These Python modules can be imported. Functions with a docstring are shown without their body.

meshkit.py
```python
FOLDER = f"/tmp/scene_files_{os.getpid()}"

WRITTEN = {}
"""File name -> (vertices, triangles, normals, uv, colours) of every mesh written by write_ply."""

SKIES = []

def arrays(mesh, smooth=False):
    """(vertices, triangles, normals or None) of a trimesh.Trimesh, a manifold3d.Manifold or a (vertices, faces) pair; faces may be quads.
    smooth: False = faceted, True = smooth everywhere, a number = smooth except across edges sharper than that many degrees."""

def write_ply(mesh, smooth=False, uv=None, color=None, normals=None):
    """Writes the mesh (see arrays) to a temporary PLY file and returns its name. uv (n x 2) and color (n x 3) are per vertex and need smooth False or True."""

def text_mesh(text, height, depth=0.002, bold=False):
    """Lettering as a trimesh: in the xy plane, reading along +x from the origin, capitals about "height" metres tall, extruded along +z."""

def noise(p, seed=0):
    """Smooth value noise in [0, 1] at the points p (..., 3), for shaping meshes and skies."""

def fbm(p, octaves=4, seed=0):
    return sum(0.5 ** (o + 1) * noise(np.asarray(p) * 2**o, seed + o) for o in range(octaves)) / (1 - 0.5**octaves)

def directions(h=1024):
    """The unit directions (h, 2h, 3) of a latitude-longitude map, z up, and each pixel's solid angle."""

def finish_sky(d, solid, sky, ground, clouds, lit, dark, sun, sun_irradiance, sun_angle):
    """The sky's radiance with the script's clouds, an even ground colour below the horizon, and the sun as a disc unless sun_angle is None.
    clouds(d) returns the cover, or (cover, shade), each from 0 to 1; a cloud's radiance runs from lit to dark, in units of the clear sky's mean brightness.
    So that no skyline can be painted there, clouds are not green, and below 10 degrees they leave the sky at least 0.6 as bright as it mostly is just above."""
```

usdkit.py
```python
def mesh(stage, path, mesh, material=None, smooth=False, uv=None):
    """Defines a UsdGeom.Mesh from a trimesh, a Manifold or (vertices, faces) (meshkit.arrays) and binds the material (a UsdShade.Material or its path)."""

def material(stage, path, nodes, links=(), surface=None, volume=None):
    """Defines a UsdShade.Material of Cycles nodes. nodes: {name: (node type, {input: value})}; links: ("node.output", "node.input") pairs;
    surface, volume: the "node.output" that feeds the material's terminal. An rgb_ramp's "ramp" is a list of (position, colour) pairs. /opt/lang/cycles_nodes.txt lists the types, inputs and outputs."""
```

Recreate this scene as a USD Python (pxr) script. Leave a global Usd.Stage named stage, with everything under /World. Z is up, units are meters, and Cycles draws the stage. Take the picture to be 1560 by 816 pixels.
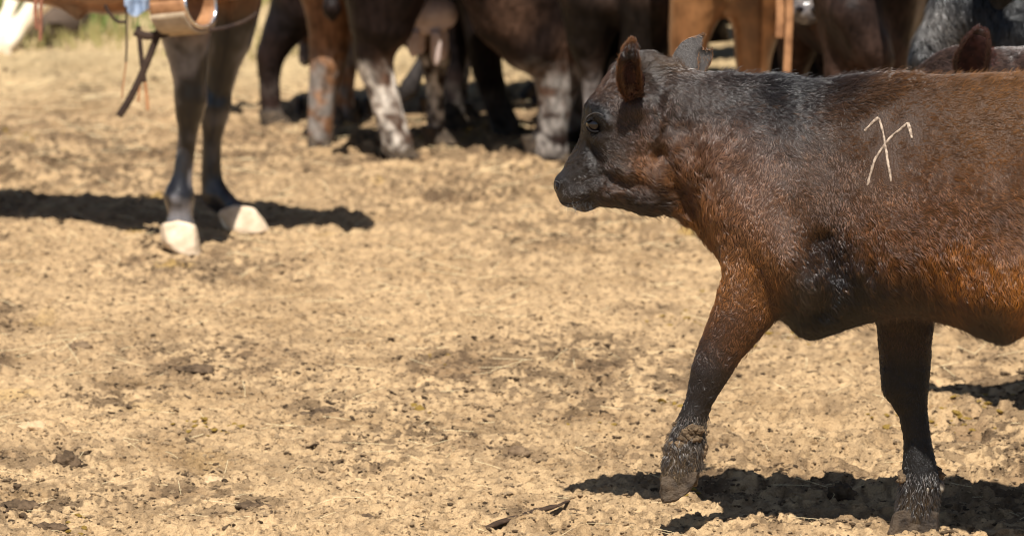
import math, random
import numpy as np, trimesh, usdkit, meshkit
from scipy import ndimage
from scipy.interpolate import PchipInterpolator
from scipy.spatial import cKDTree
from pxr import Usd, UsdGeom, UsdLux, UsdShade, Gf, Vt, Sdf

rng = np.random.default_rng(7)
stage = Usd.Stage.CreateInMemory()
UsdGeom.SetStageUpAxis(stage, 'Z'); UsdGeom.SetStageMetersPerUnit(stage, 1.0)
UsdGeom.Xform.Define(stage, '/World')

# ------------------------------------------------------------------ camera, sky, sun, exposure
EYE, FPX = 2.4, 8667.0                      # eye height; focal length in photo pixels (200 mm lens)
PITCH = math.atan(1274.0 / FPX)
cam = UsdGeom.Camera.Define(stage, '/World/camera')
cam.AddTranslateOp().Set((0, 0, EYE)); cam.AddRotateXOp().Set(90 - math.degrees(PITCH))
cam.CreateHorizontalApertureAttr(36.0); cam.CreateVerticalApertureAttr(36.0 * 535 / 1024)
cam.CreateFocalLengthAttr(200.0); cam.CreateFStopAttr(5.8); cam.CreateFocusDistanceAttr(12.28)
cam.CreateClippingRangeAttr((0.5, 5000.0))
cam.CreateExposureAttr(0.98)
SUN_EL, SUN_AZ = math.radians(58.0), math.radians(180 + 3)      # azimuth of the sun as atan2(x, y)
SUN = np.array([math.cos(SUN_EL) * math.sin(SUN_AZ), math.cos(SUN_EL) * math.cos(SUN_AZ), math.sin(SUN_EL)])
usdkit.material(stage, '/World/Looks/sky', {
    's': ('sky_texture', {'sky_type': 'single_scattering', 'sun_disc': False, 'sun_elevation': SUN_EL, 'sun_rotation': SUN_AZ, 'altitude': 300.0}),
    'b': ('background_shader', {'strength': 0.05})}, [('s.color', 'b.color')], surface='b.background')
dome = UsdLux.DomeLight.Define(stage, '/World/sky')
UsdShade.MaterialBindingAPI.Apply(dome.GetPrim()).Bind(UsdShade.Material.Get(stage, '/World/Looks/sky'))
dome.GetPrim().SetCustomDataByKey('kind', 'structure')
sun = UsdLux.DistantLight.Define(stage, '/World/sun')
sun.CreateNormalizeAttr(True); sun.CreateIntensityAttr(1.25); sun.CreateAngleAttr(0.5); sun.CreateColorAttr((1.0, 0.965, 0.905))
zx = SUN; xx = np.cross([0, 0, 1], zx); xx /= np.linalg.norm(xx); yy = np.cross(zx, xx)
sun.AddTransformOp().Set(Gf.Matrix4d(*xx, 0, *yy, 0, *zx, 0, 0, 0, 0, 1))

# ------------------------------------------------------------------ helpers
CP, SP = math.cos(PITCH), math.sin(PITCH)
def P(px, py, Y):
    """The world point at distance Y that stands at a place of the photograph (measured in its 1560 x 816 pixels)."""
    px, py, Y = np.broadcast_arrays(*[np.asarray(a, float) for a in (px, py, Y)])
    u, v = (px - 780) / FPX, (py - 408) / FPX
    k = Y / (CP - v * SP)
    return np.stack([u * k, Y, EYE + k * (-SP - v * CP)], -1)
def groundY(py):
    return float(EYE / math.tan(PITCH + math.atan((py - 408) / FPX)))
def proj(p):
    p = np.asarray(p, float); y, z = p[..., 1], p[..., 2] - EYE
    d = y * CP - z * SP
    return 780 + FPX * p[..., 0] / d, 408 - FPX * (y * SP + z * CP) / d

used = {}
def path(parent, name):
    base = f'{parent}/{name}'; n = used.get(base, -1) + 1; used[base] = n
    return base if n == 0 else f'{base}_{n:03d}'
def meta(p, label=None, cat=None, group=None, kind=None):
    for k, v in (('label', label), ('category', cat), ('group', group), ('kind', kind)):
        if v: p.SetCustomDataByKey(k, v)
    return p
def thing(name, label, cat, loc=(0, 0, 0), group=None):
    x = UsdGeom.Xform.Define(stage, path('/World', name)); x.AddTranslateOp().Set(tuple(float(a) for a in loc))
    meta(x.GetPrim(), label, cat, group); return x.GetPrim()
def M(name): return UsdShade.Material.Get(stage, '/World/Looks/' + name)
LOC = {}
def part(parent, name, mesh, mat, smooth=True, color=None, kind=None, label=None, world=True):
    """One Mesh under a thing, or under a part; mesh vertices are given in the world unless world is False."""
    pp = '/World' if parent is None else str(parent.GetPath())
    v, f, n = meshkit.arrays(mesh, smooth)
    if parent is not None and world:
        top = stage.GetPrimAtPath('/'.join(pp.split('/')[:3]))
        t = top.GetAttribute('xformOp:translate').Get() if top.HasAttribute('xformOp:translate') else (0, 0, 0)
        v = v - np.array(t)
    m = UsdGeom.Mesh.Define(stage, path(pp, name))
    m.CreatePointsAttr(Vt.Vec3fArray.FromNumpy(v.astype(np.float32)))
    m.CreateFaceVertexCountsAttr(Vt.IntArray.FromNumpy(np.full(len(f), 3, np.int32)))
    m.CreateFaceVertexIndicesAttr(Vt.IntArray.FromNumpy(f.astype(np.int32).ravel()))
    m.CreateSubdivisionSchemeAttr('none')
    if n is not None:
        m.CreateNormalsAttr(Vt.Vec3fArray.FromNumpy(n.astype(np.float32))); m.SetNormalsInterpolation('vertex')
    if color is not None:
        UsdGeom.PrimvarsAPI(m).CreatePrimvar('coat', Sdf.ValueTypeNames.Color3fArray, 'vertex').Set(Vt.Vec3fArray.FromNumpy(np.asarray(color, np.float32)))
    UsdShade.MaterialBindingAPI.Apply(m.GetPrim()).Bind(M(mat))
    meta(m.GetPrim(), label, None, None, kind); return m.GetPrim()
def solo(name, mesh, mat, label, cat, group=None, kind=None, smooth=True, color=None):
    return meta(part(None, name, mesh, mat, smooth, color), label, cat, group, kind)
HAIR_GAIN = 1.0
def curves(parent, name, pts, widths, mat, color=None, loc=None):
    """pts (n, k, 3); widths (n, k)."""
    n, k, _ = pts.shape
    pp = str(parent.GetPath())
    top = stage.GetPrimAtPath('/'.join(pp.split('/')[:3])); t = np.array(top.GetAttribute('xformOp:translate').Get())
    c = UsdGeom.BasisCurves.Define(stage, path(pp, name))
    c.CreateTypeAttr('linear'); c.CreateCurveVertexCountsAttr(Vt.IntArray.FromNumpy(np.full(n, k, np.int32)))
    c.CreatePointsAttr(Vt.Vec3fArray.FromNumpy((pts - t).reshape(-1, 3).astype(np.float32)))
    c.CreateWidthsAttr(Vt.FloatArray.FromNumpy(widths.reshape(-1).astype(np.float32))); c.SetWidthsInterpolation('vertex')
    if color is not None:
        UsdGeom.PrimvarsAPI(c).CreatePrimvar('coat', Sdf.ValueTypeNames.Color3fArray, 'vertex').Set(Vt.Vec3fArray.FromNumpy(np.repeat(np.asarray(color) * HAIR_GAIN, k, 0).astype(np.float32)))
    UsdShade.MaterialBindingAPI.Apply(c.GetPrim()).Bind(M(mat)); return c.GetPrim()

def smin(a, b, k):
    h = np.clip(.5 + .5 * (b - a) / k, 0, 1); return b + (a - b) * h - k * h * (1 - h)
def sstep(a, b, x):
    t = np.clip((x - a) / (b - a), 0, 1); return t * t * (3 - 2 * t)
def nets(F, xs, ys, zs):
    """Surface nets: the zero level of F on a rectangular grid as vertices and quads."""
    s = F < 0
    c = np.zeros(tuple(n - 1 for n in F.shape), np.int8)
    for a, b, d in np.ndindex(2, 2, 2):
        c += s[a:F.shape[0] - 1 + a, b:F.shape[1] - 1 + b, d:F.shape[2] - 1 + d]
    I, J, K = np.nonzero((c > 0) & (c < 8))
    idx = np.full(c.shape, -1, np.int64); idx[I, J, K] = np.arange(len(I))
    acc, cnt, ax = np.zeros((len(I), 3)), np.zeros(len(I)), (xs, ys, zs)
    for d in range(3):
        for a, b in np.ndindex(2, 2):
            o = [a, b]; o.insert(d, 0); e = list(o); e[d] = 1
            i0 = (I + o[0], J + o[1], K + o[2]); i1 = (I + e[0], J + e[1], K + e[2])
            f0, f1 = F[i0], F[i1]; m = (f0 < 0) != (f1 < 0); t = np.where(m, f0 / np.where(m, f0 - f1, 1), 0)
            p0 = np.stack([ax[q][i0[q]] for q in range(3)], -1); p1 = np.stack([ax[q][i1[q]] for q in range(3)], -1)
            acc += np.where(m[:, None], p0 + (p1 - p0) * t[:, None], 0); cnt += m
    v = acc / cnt[:, None]; quads = []
    for d in range(3):
        sl0 = [slice(1, -1)] * 3; sl1 = [slice(1, -1)] * 3; sl0[d] = slice(0, -1); sl1[d] = slice(1, None)
        A, B = s[tuple(sl0)], s[tuple(sl1)]
        w = np.nonzero(A != B); flip = A[w]
        base = [w[q] + (0 if q == d else 1) for q in range(3)]
        e1, e2 = (d + 1) % 3, (d + 2) % 3
        def cell(o1, o2):
            q = [b.copy() for b in base]; q[e1] = q[e1] - 1 + o1; q[e2] = q[e2] - 1 + o2; return idx[tuple(q)]
        qd = np.stack([cell(0, 0), cell(1, 0), cell(1, 1), cell(0, 1)], -1)
        qd[~flip] = qd[~flip][:, ::-1]; quads.append(qd)
    q = np.vstack(quads); q = q[(q >= 0).all(1)]
    return v, np.vstack([q[:, [0, 1, 2]], q[:, [0, 2, 3]]])
def chain_field(F, xs, ys, zs, joints, lat, k):
    """Joins a chain of elliptic cones (point, radius, lateral half width) to the field F."""
    lat = np.asarray(lat, float); lat /= np.linalg.norm(lat)
    js = [(np.asarray(j[0], float), j[1], j[2] if len(j) > 2 else j[1]) for j in joints]
    if len(js) == 1: js = js * 2
    mr = max(max(j[1], j[2]) for j in js) + k + .02
    lo = np.min([j[0] for j in js], 0) - mr; hi = np.max([j[0] for j in js], 0) + mr
    sl = tuple(slice(max(0, np.searchsorted(a, l) - 1), np.searchsorted(a, h) + 1) for a, l, h in zip((xs, ys, zs), lo, hi))
    X, Y, Z = np.meshgrid(xs[sl[0]], ys[sl[1]], zs[sl[2]], indexing='ij', sparse=True)
    if 0 in [a.size for a in (X, Y, Z)]: return
    best = None
    for (a, ra, wa), (b, rb, wb) in zip(js[:-1], js[1:]):
        ab = b - a; L2 = ab @ ab + 1e-12
        rx, ry, rz = X - a[0], Y - a[1], Z - a[2]
        t = np.clip((rx * ab[0] + ry * ab[1] + rz * ab[2]) / L2, 0, 1)
        dx, dy, dz = rx - t * ab[0], ry - t * ab[1], rz - t * ab[2]
        r = ra + (rb - ra) * t; s = r / (wa + (wb - wa) * t)
        l = dx * lat[0] + dy * lat[1] + dz * lat[2]
        d = (np.sqrt(np.maximum(dx * dx + dy * dy + dz * dz + l * l * (s * s - 1), 0)) - r) / np.maximum(1, np.sqrt(s))
        best = d if best is None else np.minimum(best, d)
    F[sl] = smin(F[sl], best, k)
def solid(chains, lat, res, k=.04, blend=None, smooth_it=6, bump=None):
    """The smooth union of several chains as one mesh. A chain may end with a dict(k=..)."""
    pts = np.array([j[0] for c in chains for j in c]); mr = max(max(j[1:]) for c in chains for j in c) + .06
    ax = [np.arange(lo, hi + res, res) for lo, hi in zip(pts.min(0) - mr, pts.max(0) + mr)]
    F = np.full(tuple(len(a) for a in ax), .25, np.float32)
    for c in chains: chain_field(F, *ax, c, lat, k)
    v, f = nets(F, *ax)
    m = trimesh.Trimesh(v, f, process=False)
    if smooth_it: taubin(m, smooth_it)
    if bump is not None:
        fr, amp = bump; m.vertices = m.vertices + m.vertex_normals * ((meshkit.fbm(m.vertices * fr, 3) - .5) * 2 * amp)[:, None]
    return m
def tube(points, radii, sides=8, flat=None):
    """A closed tube; flat = (normal direction, factor) squeezes it to a strap."""
    p = np.asarray(points, float); n = len(p); r = np.broadcast_to(radii, (n,)).astype(float)
    t = np.gradient(p, axis=0); t /= np.linalg.norm(t, axis=1, keepdims=True) + 1e-9
    ref = np.array([0, 1, 0.]) if flat is None else np.asarray(flat[0], float)
    a = np.cross(t, ref + np.array([1e-4, 2e-4, 3e-4])); a /= np.linalg.norm(a, axis=1, keepdims=True) + 1e-9
    b = np.cross(a, t); kb = 1 if flat is None else flat[1]
    g = np.arange(sides) * 2 * np.pi / sides
    v = p[:, None] + r[:, None, None] * (np.cos(g)[None, :, None] * a[:, None] + kb * np.sin(g)[None, :, None] * b[:, None])
    v = np.vstack([v.reshape(-1, 3), p[:1], p[-1:]]); f = []
    i, j = np.meshgrid(np.arange(n - 1), np.arange(sides), indexing='ij'); jj = (j + 1) % sides
    A, B, C, D = i * sides + j, i * sides + jj, (i + 1) * sides + jj, (i + 1) * sides + j
    f = np.vstack([np.stack([A, B, C], -1).reshape(-1, 3), np.stack([A, C, D], -1).reshape(-1, 3)])
    e = np.arange(sides); en = (e + 1) % sides; c0, c1 = n * sides, n * sides + 1
    f = np.vstack([f, np.stack([e * 0 + c0, en, e], -1), np.stack([e * 0 + c1, (n - 1) * sides + e, (n - 1) * sides + en], -1)])
    return trimesh.Trimesh(v, f[:, ::-1], process=False)
def taubin(m, iterations=4, lamb=.5, nu=.52):
    from scipy.sparse import coo_matrix, diags
    e = m.edges_unique; n = len(m.vertices); i = np.r_[e[:, 0], e[:, 1]]; j = np.r_[e[:, 1], e[:, 0]]
    W = coo_matrix((np.ones(len(i)), (i, j)), (n, n)).tocsr(); dg = np.asarray(W.sum(1)).ravel(); ok = dg > 0; L = diags(1 / np.maximum(dg, 1)) @ W
    v = np.array(m.vertices)
    for k in range(iterations * 2):
        v = v + (lamb if k % 2 == 0 else -nu) * np.where(ok[:, None], L @ v - v, 0)
    m.vertices = v; return m
def smoothline(pts, n=24):
    p = np.asarray(pts, float); t = np.r_[0, np.cumsum(np.linalg.norm(np.diff(p, axis=0), axis=1))]
    return PchipInterpolator(t, p, axis=0)(np.linspace(0, t[-1], n))
def mesh_noise(m, fr, amp, seed=0):
    m = m.copy(); m.vertices = m.vertices + m.vertex_normals * ((meshkit.fbm(m.vertices * fr + 31.7, 3, seed) - .5) * 2 * amp)[:, None]; return m

# ------------------------------------------------------------------ materials
def plain(name, color, rough=.6, spec=.4, noise=None, bump=None, metal=0, **kw):
    nodes = {'p': ('principled_bsdf', {'base_color': color, 'roughness': rough, 'specular_ior_level': spec, 'metallic': metal, **kw}), 'c': ('texture_coordinate', {})}
    links = []
    if noise:
        sc, dark, light = noise
        nodes['n'] = ('noise_texture', {'scale': sc, 'detail': 5.0, 'roughness': .6})
        nodes['r'] = ('rgb_ramp', {'ramp': [(.3, dark), (.7, light)]})
        links += [('c.object', 'n.vector'), ('n.fac', 'r.fac'), ('r.color', 'p.base_color')]
    if bump:
        nodes['bn'] = ('noise_texture', {'scale': bump[0], 'detail': 6.0, 'roughness': .65}); nodes['b'] = ('bump', {'strength': 1.0, 'distance': bump[1]})
        links += [('c.object', 'bn.vector'), ('bn.fac', 'b.height'), ('b.normal', 'p.normal')]
    return usdkit.material(stage, '/World/Looks/' + name, nodes, links, surface='p.BSDF')
def coat(name, rough=.5, spec=.35, sheen=.0, scale=60., stretch=(1, 1, 1), bump=.004, var=.35):
    """Hide whose colour is the mesh's own coat colour, broken by hair-like noise."""
    return usdkit.material(stage, '/World/Looks/' + name, {
        'a': ('attribute', {'attribute': 'coat'}), 'c': ('texture_coordinate', {}),
        'm': ('mapping', {'scale': stretch}), 'n': ('noise_texture', {'scale': scale, 'detail': 4.0, 'roughness': .65}),
        'r': ('map_range', {'from_min': .3, 'from_max': .7, 'to_min': 1 - var, 'to_max': 1 + var}),
        'x': ('mix', {'mix_type': 'multiply', 'fac': 1.0}), 'k': ('combine_color', {}),
        'b': ('bump', {'strength': .8, 'distance': bump}),
        'p': ('principled_bsdf', {'roughness': rough, 'specular_ior_level': spec, 'sheen_weight': sheen, 'sheen_roughness': .4})},
        [('c.object', 'm.vector'), ('m.vector', 'n.vector'), ('n.fac', 'r.value'), ('r.result', 'k.r'), ('r.result', 'k.g'), ('r.result', 'k.b'),
         ('a.color', 'x.color1'), ('k.color', 'x.color2'), ('x.color', 'p.base_color'), ('n.fac', 'b.height'), ('b.normal', 'p.normal')], surface='p.BSDF')
coat('calf_hide', .55, .3, 0, 220., (1, 1, .6), .003)
coat('cattle_hide', .5, .08, 0, 45., (1, 1, .5), .008, .6)
coat('horse_hide', .3, .5, 0, 40., (1, 1, .5), .003, .3)
usdkit.material(stage, '/World/Looks/hair', {
    'a': ('attribute', {'attribute': 'coat'}), 'p': ('principled_bsdf', {'roughness': .27, 'specular_ior_level': .6})}, [('a.color', 'p.base_color')], surface='p.BSDF')
plain('hoof_horn', (.12, .09, .06), .75, .2, (28, (.02, .015, .012), (.10, .07, .044)), (70, .008))
plain('pale_hoof', (.5, .38, .26), .6, .3, (25, (.38, .28, .18), (.62, .5, .36)), (50, .002))
plain('dewclaw_horn', (.2, .17, .13), .6, .3, (60, (.08, .065, .05), (.26, .22, .17)))
plain('dry_mud', (.2, .14, .08), .95, .1, (45, (.028, .02, .014), (.17, .115, .066)), (90, .006))
plain('eye_ball', (.006, .004, .004), .04, .5)
plain('eyelid_skin', (.006, .005, .005), .9, .06)
plain('nose_skin', (.012, .010, .010), .6, .3, (90, (.008, .007, .007), (.02, .017, .016)), (180, .002))
plain('ear_inside', (.02, .01, .009), .8, .1, (45, (.006, .003, .003), (.035, .014, .012)))
plain('brand_scar', (.4, .28, .18), .85, .1, (110, (.07, .045, .03), (.42, .33, .25)), (150, .002))
plain('dark_leather', (.03, .018, .013), .7, .15, (30, (.018, .011, .009), (.05, .03, .02)), (80, .002))
plain('tan_leather', (.3, .14, .06), .6, .3, (20, (.15, .065, .026), (.38, .19, .085)), (80, .002))
plain('stirrup_wood', (.3, .22, .14), .6, .3, (30, (.22, .16, .1), (.38, .29, .19)))
plain('bright_metal', (.75, .74, .72), .25, .5, metal=1.0)
plain('denim', (.2, .26, .36), .85, .15, (30, (.12, .17, .26), (.34, .4, .5)), (200, .001))
plain('shirt_cloth', (.5, .47, .4), .9, .1)
plain('person_skin', (.45, .27, .19), .5, .3)
plain('straw_hat', (.5, .4, .24), .9, .1, (80, (.4, .3, .17), (.6, .5, .32)))
plain('bleached_wood', (.72, .62, .47), .85, .15, (5, (.6, .49, .35), (.82, .73, .58)), (12, .02))
plain('dark_bark', (.06, .04, .028), .9, .15, (6, (.035, .025, .018), (.1, .07, .05)), (12, .02))
plain('udder_skin', (.5, .38, .34), .6, .3, (20, (.36, .26, .22), (.6, .48, .42)))
plain('teal_plastic', (.02, .3, .24), .4, .5)
plain('soil_clod', (.45, .31, .18), .95, .1, (1.5, (.32, .215, .118), (.52, .365, .215)), (90, .006))
plain('dark_dung', (.055, .036, .022), .95, .1, (45, (.035, .023, .014), (.13, .085, .05)), (110, .006))
plain('brown_crumb', (.14, .09, .05), .95, .1, (45, (.08, .05, .03), (.2, .135, .078)), (110, .005))
plain('mustard_dung', (.32, .2, .04), .95, .1, (45, (.2, .125, .03), (.42, .27, .06)), (110, .005))
plain('straw_stalk', (.62, .5, .28), .7, .2, (40, (.5, .38, .2), (.72, .6, .37)))
plain('bark_slab', (.1, .062, .036), .9, .1, (40, (.018, .011, .008), (.075, .046, .028)), (80, .006))
for nm, a, b in (('grass_green', (.10, .15, .035), (.2, .24, .07)), ('grass_dry', (.3, .26, .1), (.45, .38, .18)), ('bush_leaf', (.045, .075, .022), (.12, .16, .05))):
    usdkit.material(stage, '/World/Looks/' + nm, {'o': ('geometry', {}), 'r': ('rgb_ramp', {'ramp': [(0, a), (1, b)]}), 'd': ('principled_bsdf', {'roughness': .6, 'specular_ior_level': .25}),
        't': ('translucent_bsdf', {}), 'm': ('mix_closure', {'fac': .3})},
        [('o.random_per_island', 'r.fac'), ('r.color', 'd.base_color'), ('r.color', 't.color'), ('d.BSDF', 'm.closure1'), ('t.BSDF', 'm.closure2')], surface='m.closure')
usdkit.material(stage, '/World/Looks/corral_dirt', {
    'g': ('geometry', {}), 'a': ('attribute', {'attribute': 'coat'}),
    'n1': ('noise_texture', {'scale': 2.2, 'detail': 6.0, 'roughness': .6}), 'n2': ('noise_texture', {'scale': 38.0, 'detail': 6.0, 'roughness': .7}), 'n3': ('noise_texture', {'scale': 260.0, 'detail': 3.0, 'roughness': .7}),
    'r1': ('rgb_ramp', {'ramp': [(.3, (.68, .64, .59)), (.48, (.98, .97, .96)), (.72, (1.14, 1.13, 1.11))]}),
    'r2': ('rgb_ramp', {'ramp': [(.26, (.3, .26, .22)), (.36, (.62, .58, .54)), (.45, (.97, .96, .95)), (.6, (1.08, 1.08, 1.08)), (.75, (1.22, 1.21, 1.19))]}),  # dark stops put the shade between clods into the colour
    'r3': ('rgb_ramp', {'ramp': [(.3, (.75, .74, .72)), (.7, (1.18, 1.18, 1.18))]}),
    'x1': ('mix', {'mix_type': 'multiply', 'fac': 1.0}), 'x2': ('mix', {'mix_type': 'multiply', 'fac': 1.0}), 'x3': ('mix', {'mix_type': 'multiply', 'fac': 1.0}),
    'h': ('math', {'math_type': 'multiply_add', 'value2': .35}),
    'b': ('bump', {'strength': 1.0, 'distance': .02}),
    'p': ('principled_bsdf', {'roughness': .95, 'specular_ior_level': .12, 'diffuse_roughness': .4})},
    [('g.position', 'n1.vector'), ('g.position', 'n2.vector'), ('g.position', 'n3.vector'), ('n1.fac', 'r1.fac'), ('n2.fac', 'r2.fac'), ('n3.fac', 'r3.fac'),
     ('a.color', 'x1.color1'), ('r1.color', 'x1.color2'), ('x1.color', 'x2.color1'), ('r2.color', 'x2.color2'), ('x2.color', 'x3.color1'), ('r3.color', 'x3.color2'), ('x3.color', 'p.base_color'),
     ('n3.fac', 'h.value1'), ('n2.fac', 'h.value3'), ('h.value', 'b.height'), ('b.normal', 'p.normal')], surface='p.BSDF')

# ------------------------------------------------------------------ ground
def N2(x, y, fx, fy, seed): return meshkit.noise(np.stack([x * fx, y * fy, np.zeros_like(x) + seed * 3.7], -1), seed)
def ground_height(x, y):
    x, y = np.asarray(x, float), np.asarray(y, float)
    near = 1 - sstep(40, 70, np.abs(y))
    h = -.014 + .022 * (N2(x, y, .45, .45, 1) - .5) + .02 * (N2(x, y, 1.7, 1.7, 2) - .5)
    churn = .25 + .75 * sstep(.35, .68, N2(x, y, 1.0, .75, 3))          # where hooves have broken the ground
    wx, wy = x + .03 * (N2(x, y, 20, 20, 31) - .5), y + .03 * (N2(x, y, 20, 20, 32) - .5)
    h += .022 * churn * (1 - np.abs(2 * N2(wx, wy, 6.5, 6.5, 4) - 1) - .5)
    h += .020 * churn * (N2(wx, wy, 13, 13, 5) - .5)
    c0 = N2(wx, wy, 17, 17, 9); h += .013 * churn * sstep(.58, .72, c0)   # lumps
    c1 = N2(wx, wy, 31, 31, 6); h += .010 * (.4 + .6 * churn) * sstep(.54, .68, c1)
    c2 = N2(wx, wy, 58, 58, 7); h += .008 * sstep(.54, .66, c2)
    p0 = N2(wx, wy, 22, 22, 10); h -= .016 * churn * sstep(.62, .74, p0)  # pits
    h += .009 * (N2(x, y, 105, 105, 8) - .5) + .007 * (1 - np.abs(2 * N2(wx, wy, 44, 44, 12) - 1) - .5)
    return h * near
ys = np.concatenate([np.linspace(-60, 9, 24), np.linspace(9.5, 11.7, 14), np.arange(11.75, 14.2, .0072), np.arange(14.2, 17, .011), np.arange(17, 20, .018), np.arange(20, 26, .035), 26 * 1.07 ** np.arange(0, 44)])
sx = np.concatenate([-np.geomspace(60, .125, 34)[:-1], np.arange(-.125, .1251, .00043), np.geomspace(.125, 60, 34)[1:]])
GX = sx[None, :] * np.maximum(ys, 11.5)[:, None]; GY = np.repeat(ys[:, None], len(sx), 1)
GZ = ground_height(GX, GY)
nr, nc = GX.shape
i, j = np.meshgrid(np.arange(nr - 1), np.arange(nc - 1), indexing='ij'); a = i * nc + j
gf = np.vstack([np.stack([a, a + 1, a + nc + 1], -1).reshape(-1, 3), np.stack([a, a + nc + 1, a + nc], -1).reshape(-1, 3)])
gx, gy = GX.ravel(), GY.ravel()
SPOTS = np.array([(60, 765, .16, .22), (100, 690, .08, .12), (250, 745, .14, .15), (30, 700, .1, .15), (620, 655, .14, .2), (520, 615, .1, .12), (320, 545, .16, .25), (420, 560, .1, .2), (130, 240, .5, .7), (60, 210, .4, .5), (330, 225, .3, .5), (480, 215, .5, .6), (620, 235, .4, .5), (800, 230, .5, .6), (700, 300, .25, .3), (900, 350, .25, .3), (720, 560, .12, .2), (780, 680, .06, .1), (820, 780, .12, .1), (1180, 790, .2, .12), (560, 700, .12, .12), (300, 400, .2, .3), (1480, 650, .12, .15), (180, 600, .12, .15), (950, 560, .12, .2)])
SPOTS = [(P(a_, b_, groundY(b_)), c_, d_) for a_, b_, c_, d_ in SPOTS]
def broken(x, y):
    """Where the dirt is churned, dungy and brown."""
    k = sstep(.47, .70, N2(x, y, 1.3, .55, 21) * .6 + N2(x, y, 5, 3, 22) * .4); w = .5 + N2(x, y, 9, 6, 28)
    for q, c_, d_ in SPOTS: k = np.maximum(k, w * np.exp(-.5 * (((x - q[0]) / c_) ** 2 + ((y - q[1]) / d_) ** 2)))
    return np.clip(k, 0, 1)
patch = broken(gx, gy)
crumb = np.maximum(sstep(.60, .70, N2(gx, gy, 24, 15, 23)) * (.2 + .8 * patch), sstep(.64, .72, N2(gx, gy, 52, 30, 27)) * (.35 + .65 * patch))
wet = sstep(.45, .72, N2(gx, gy, 9, 6, 24)) * patch
mus = sstep(.70, .8, N2(gx, gy, 7, 4.5, 25)) * sstep(.5, .65, N2(gx, gy, .8, .4, 26))
far = sstep(20, 22, gy)
col = np.array([.45, .312, .172]) * np.ones((len(gx), 1))
col = col + (np.array([.22, .14, .075]) - col) * (.8 * wet)[:, None]
col = col + (np.array([.10, .065, .038]) - col) * (.8 * crumb)[:, None]  # dark specks: crumbs, and shade under clods put into the colour
col = col + (np.array([.36, .23, .06]) - col) * (.7 * mus)[:, None]
col = col + (np.array([.46, .36, .2]) - col) * (.6 * far)[:, None]
ground = part(None, 'ground', (np.stack([gx, gy, GZ.ravel()], -1), gf), 'corral_dirt', True, col)
meta(ground, 'dry trampled tan dirt of the corral, strewn with crumbs of soil and dung', 'ground', None, 'structure')

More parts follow.
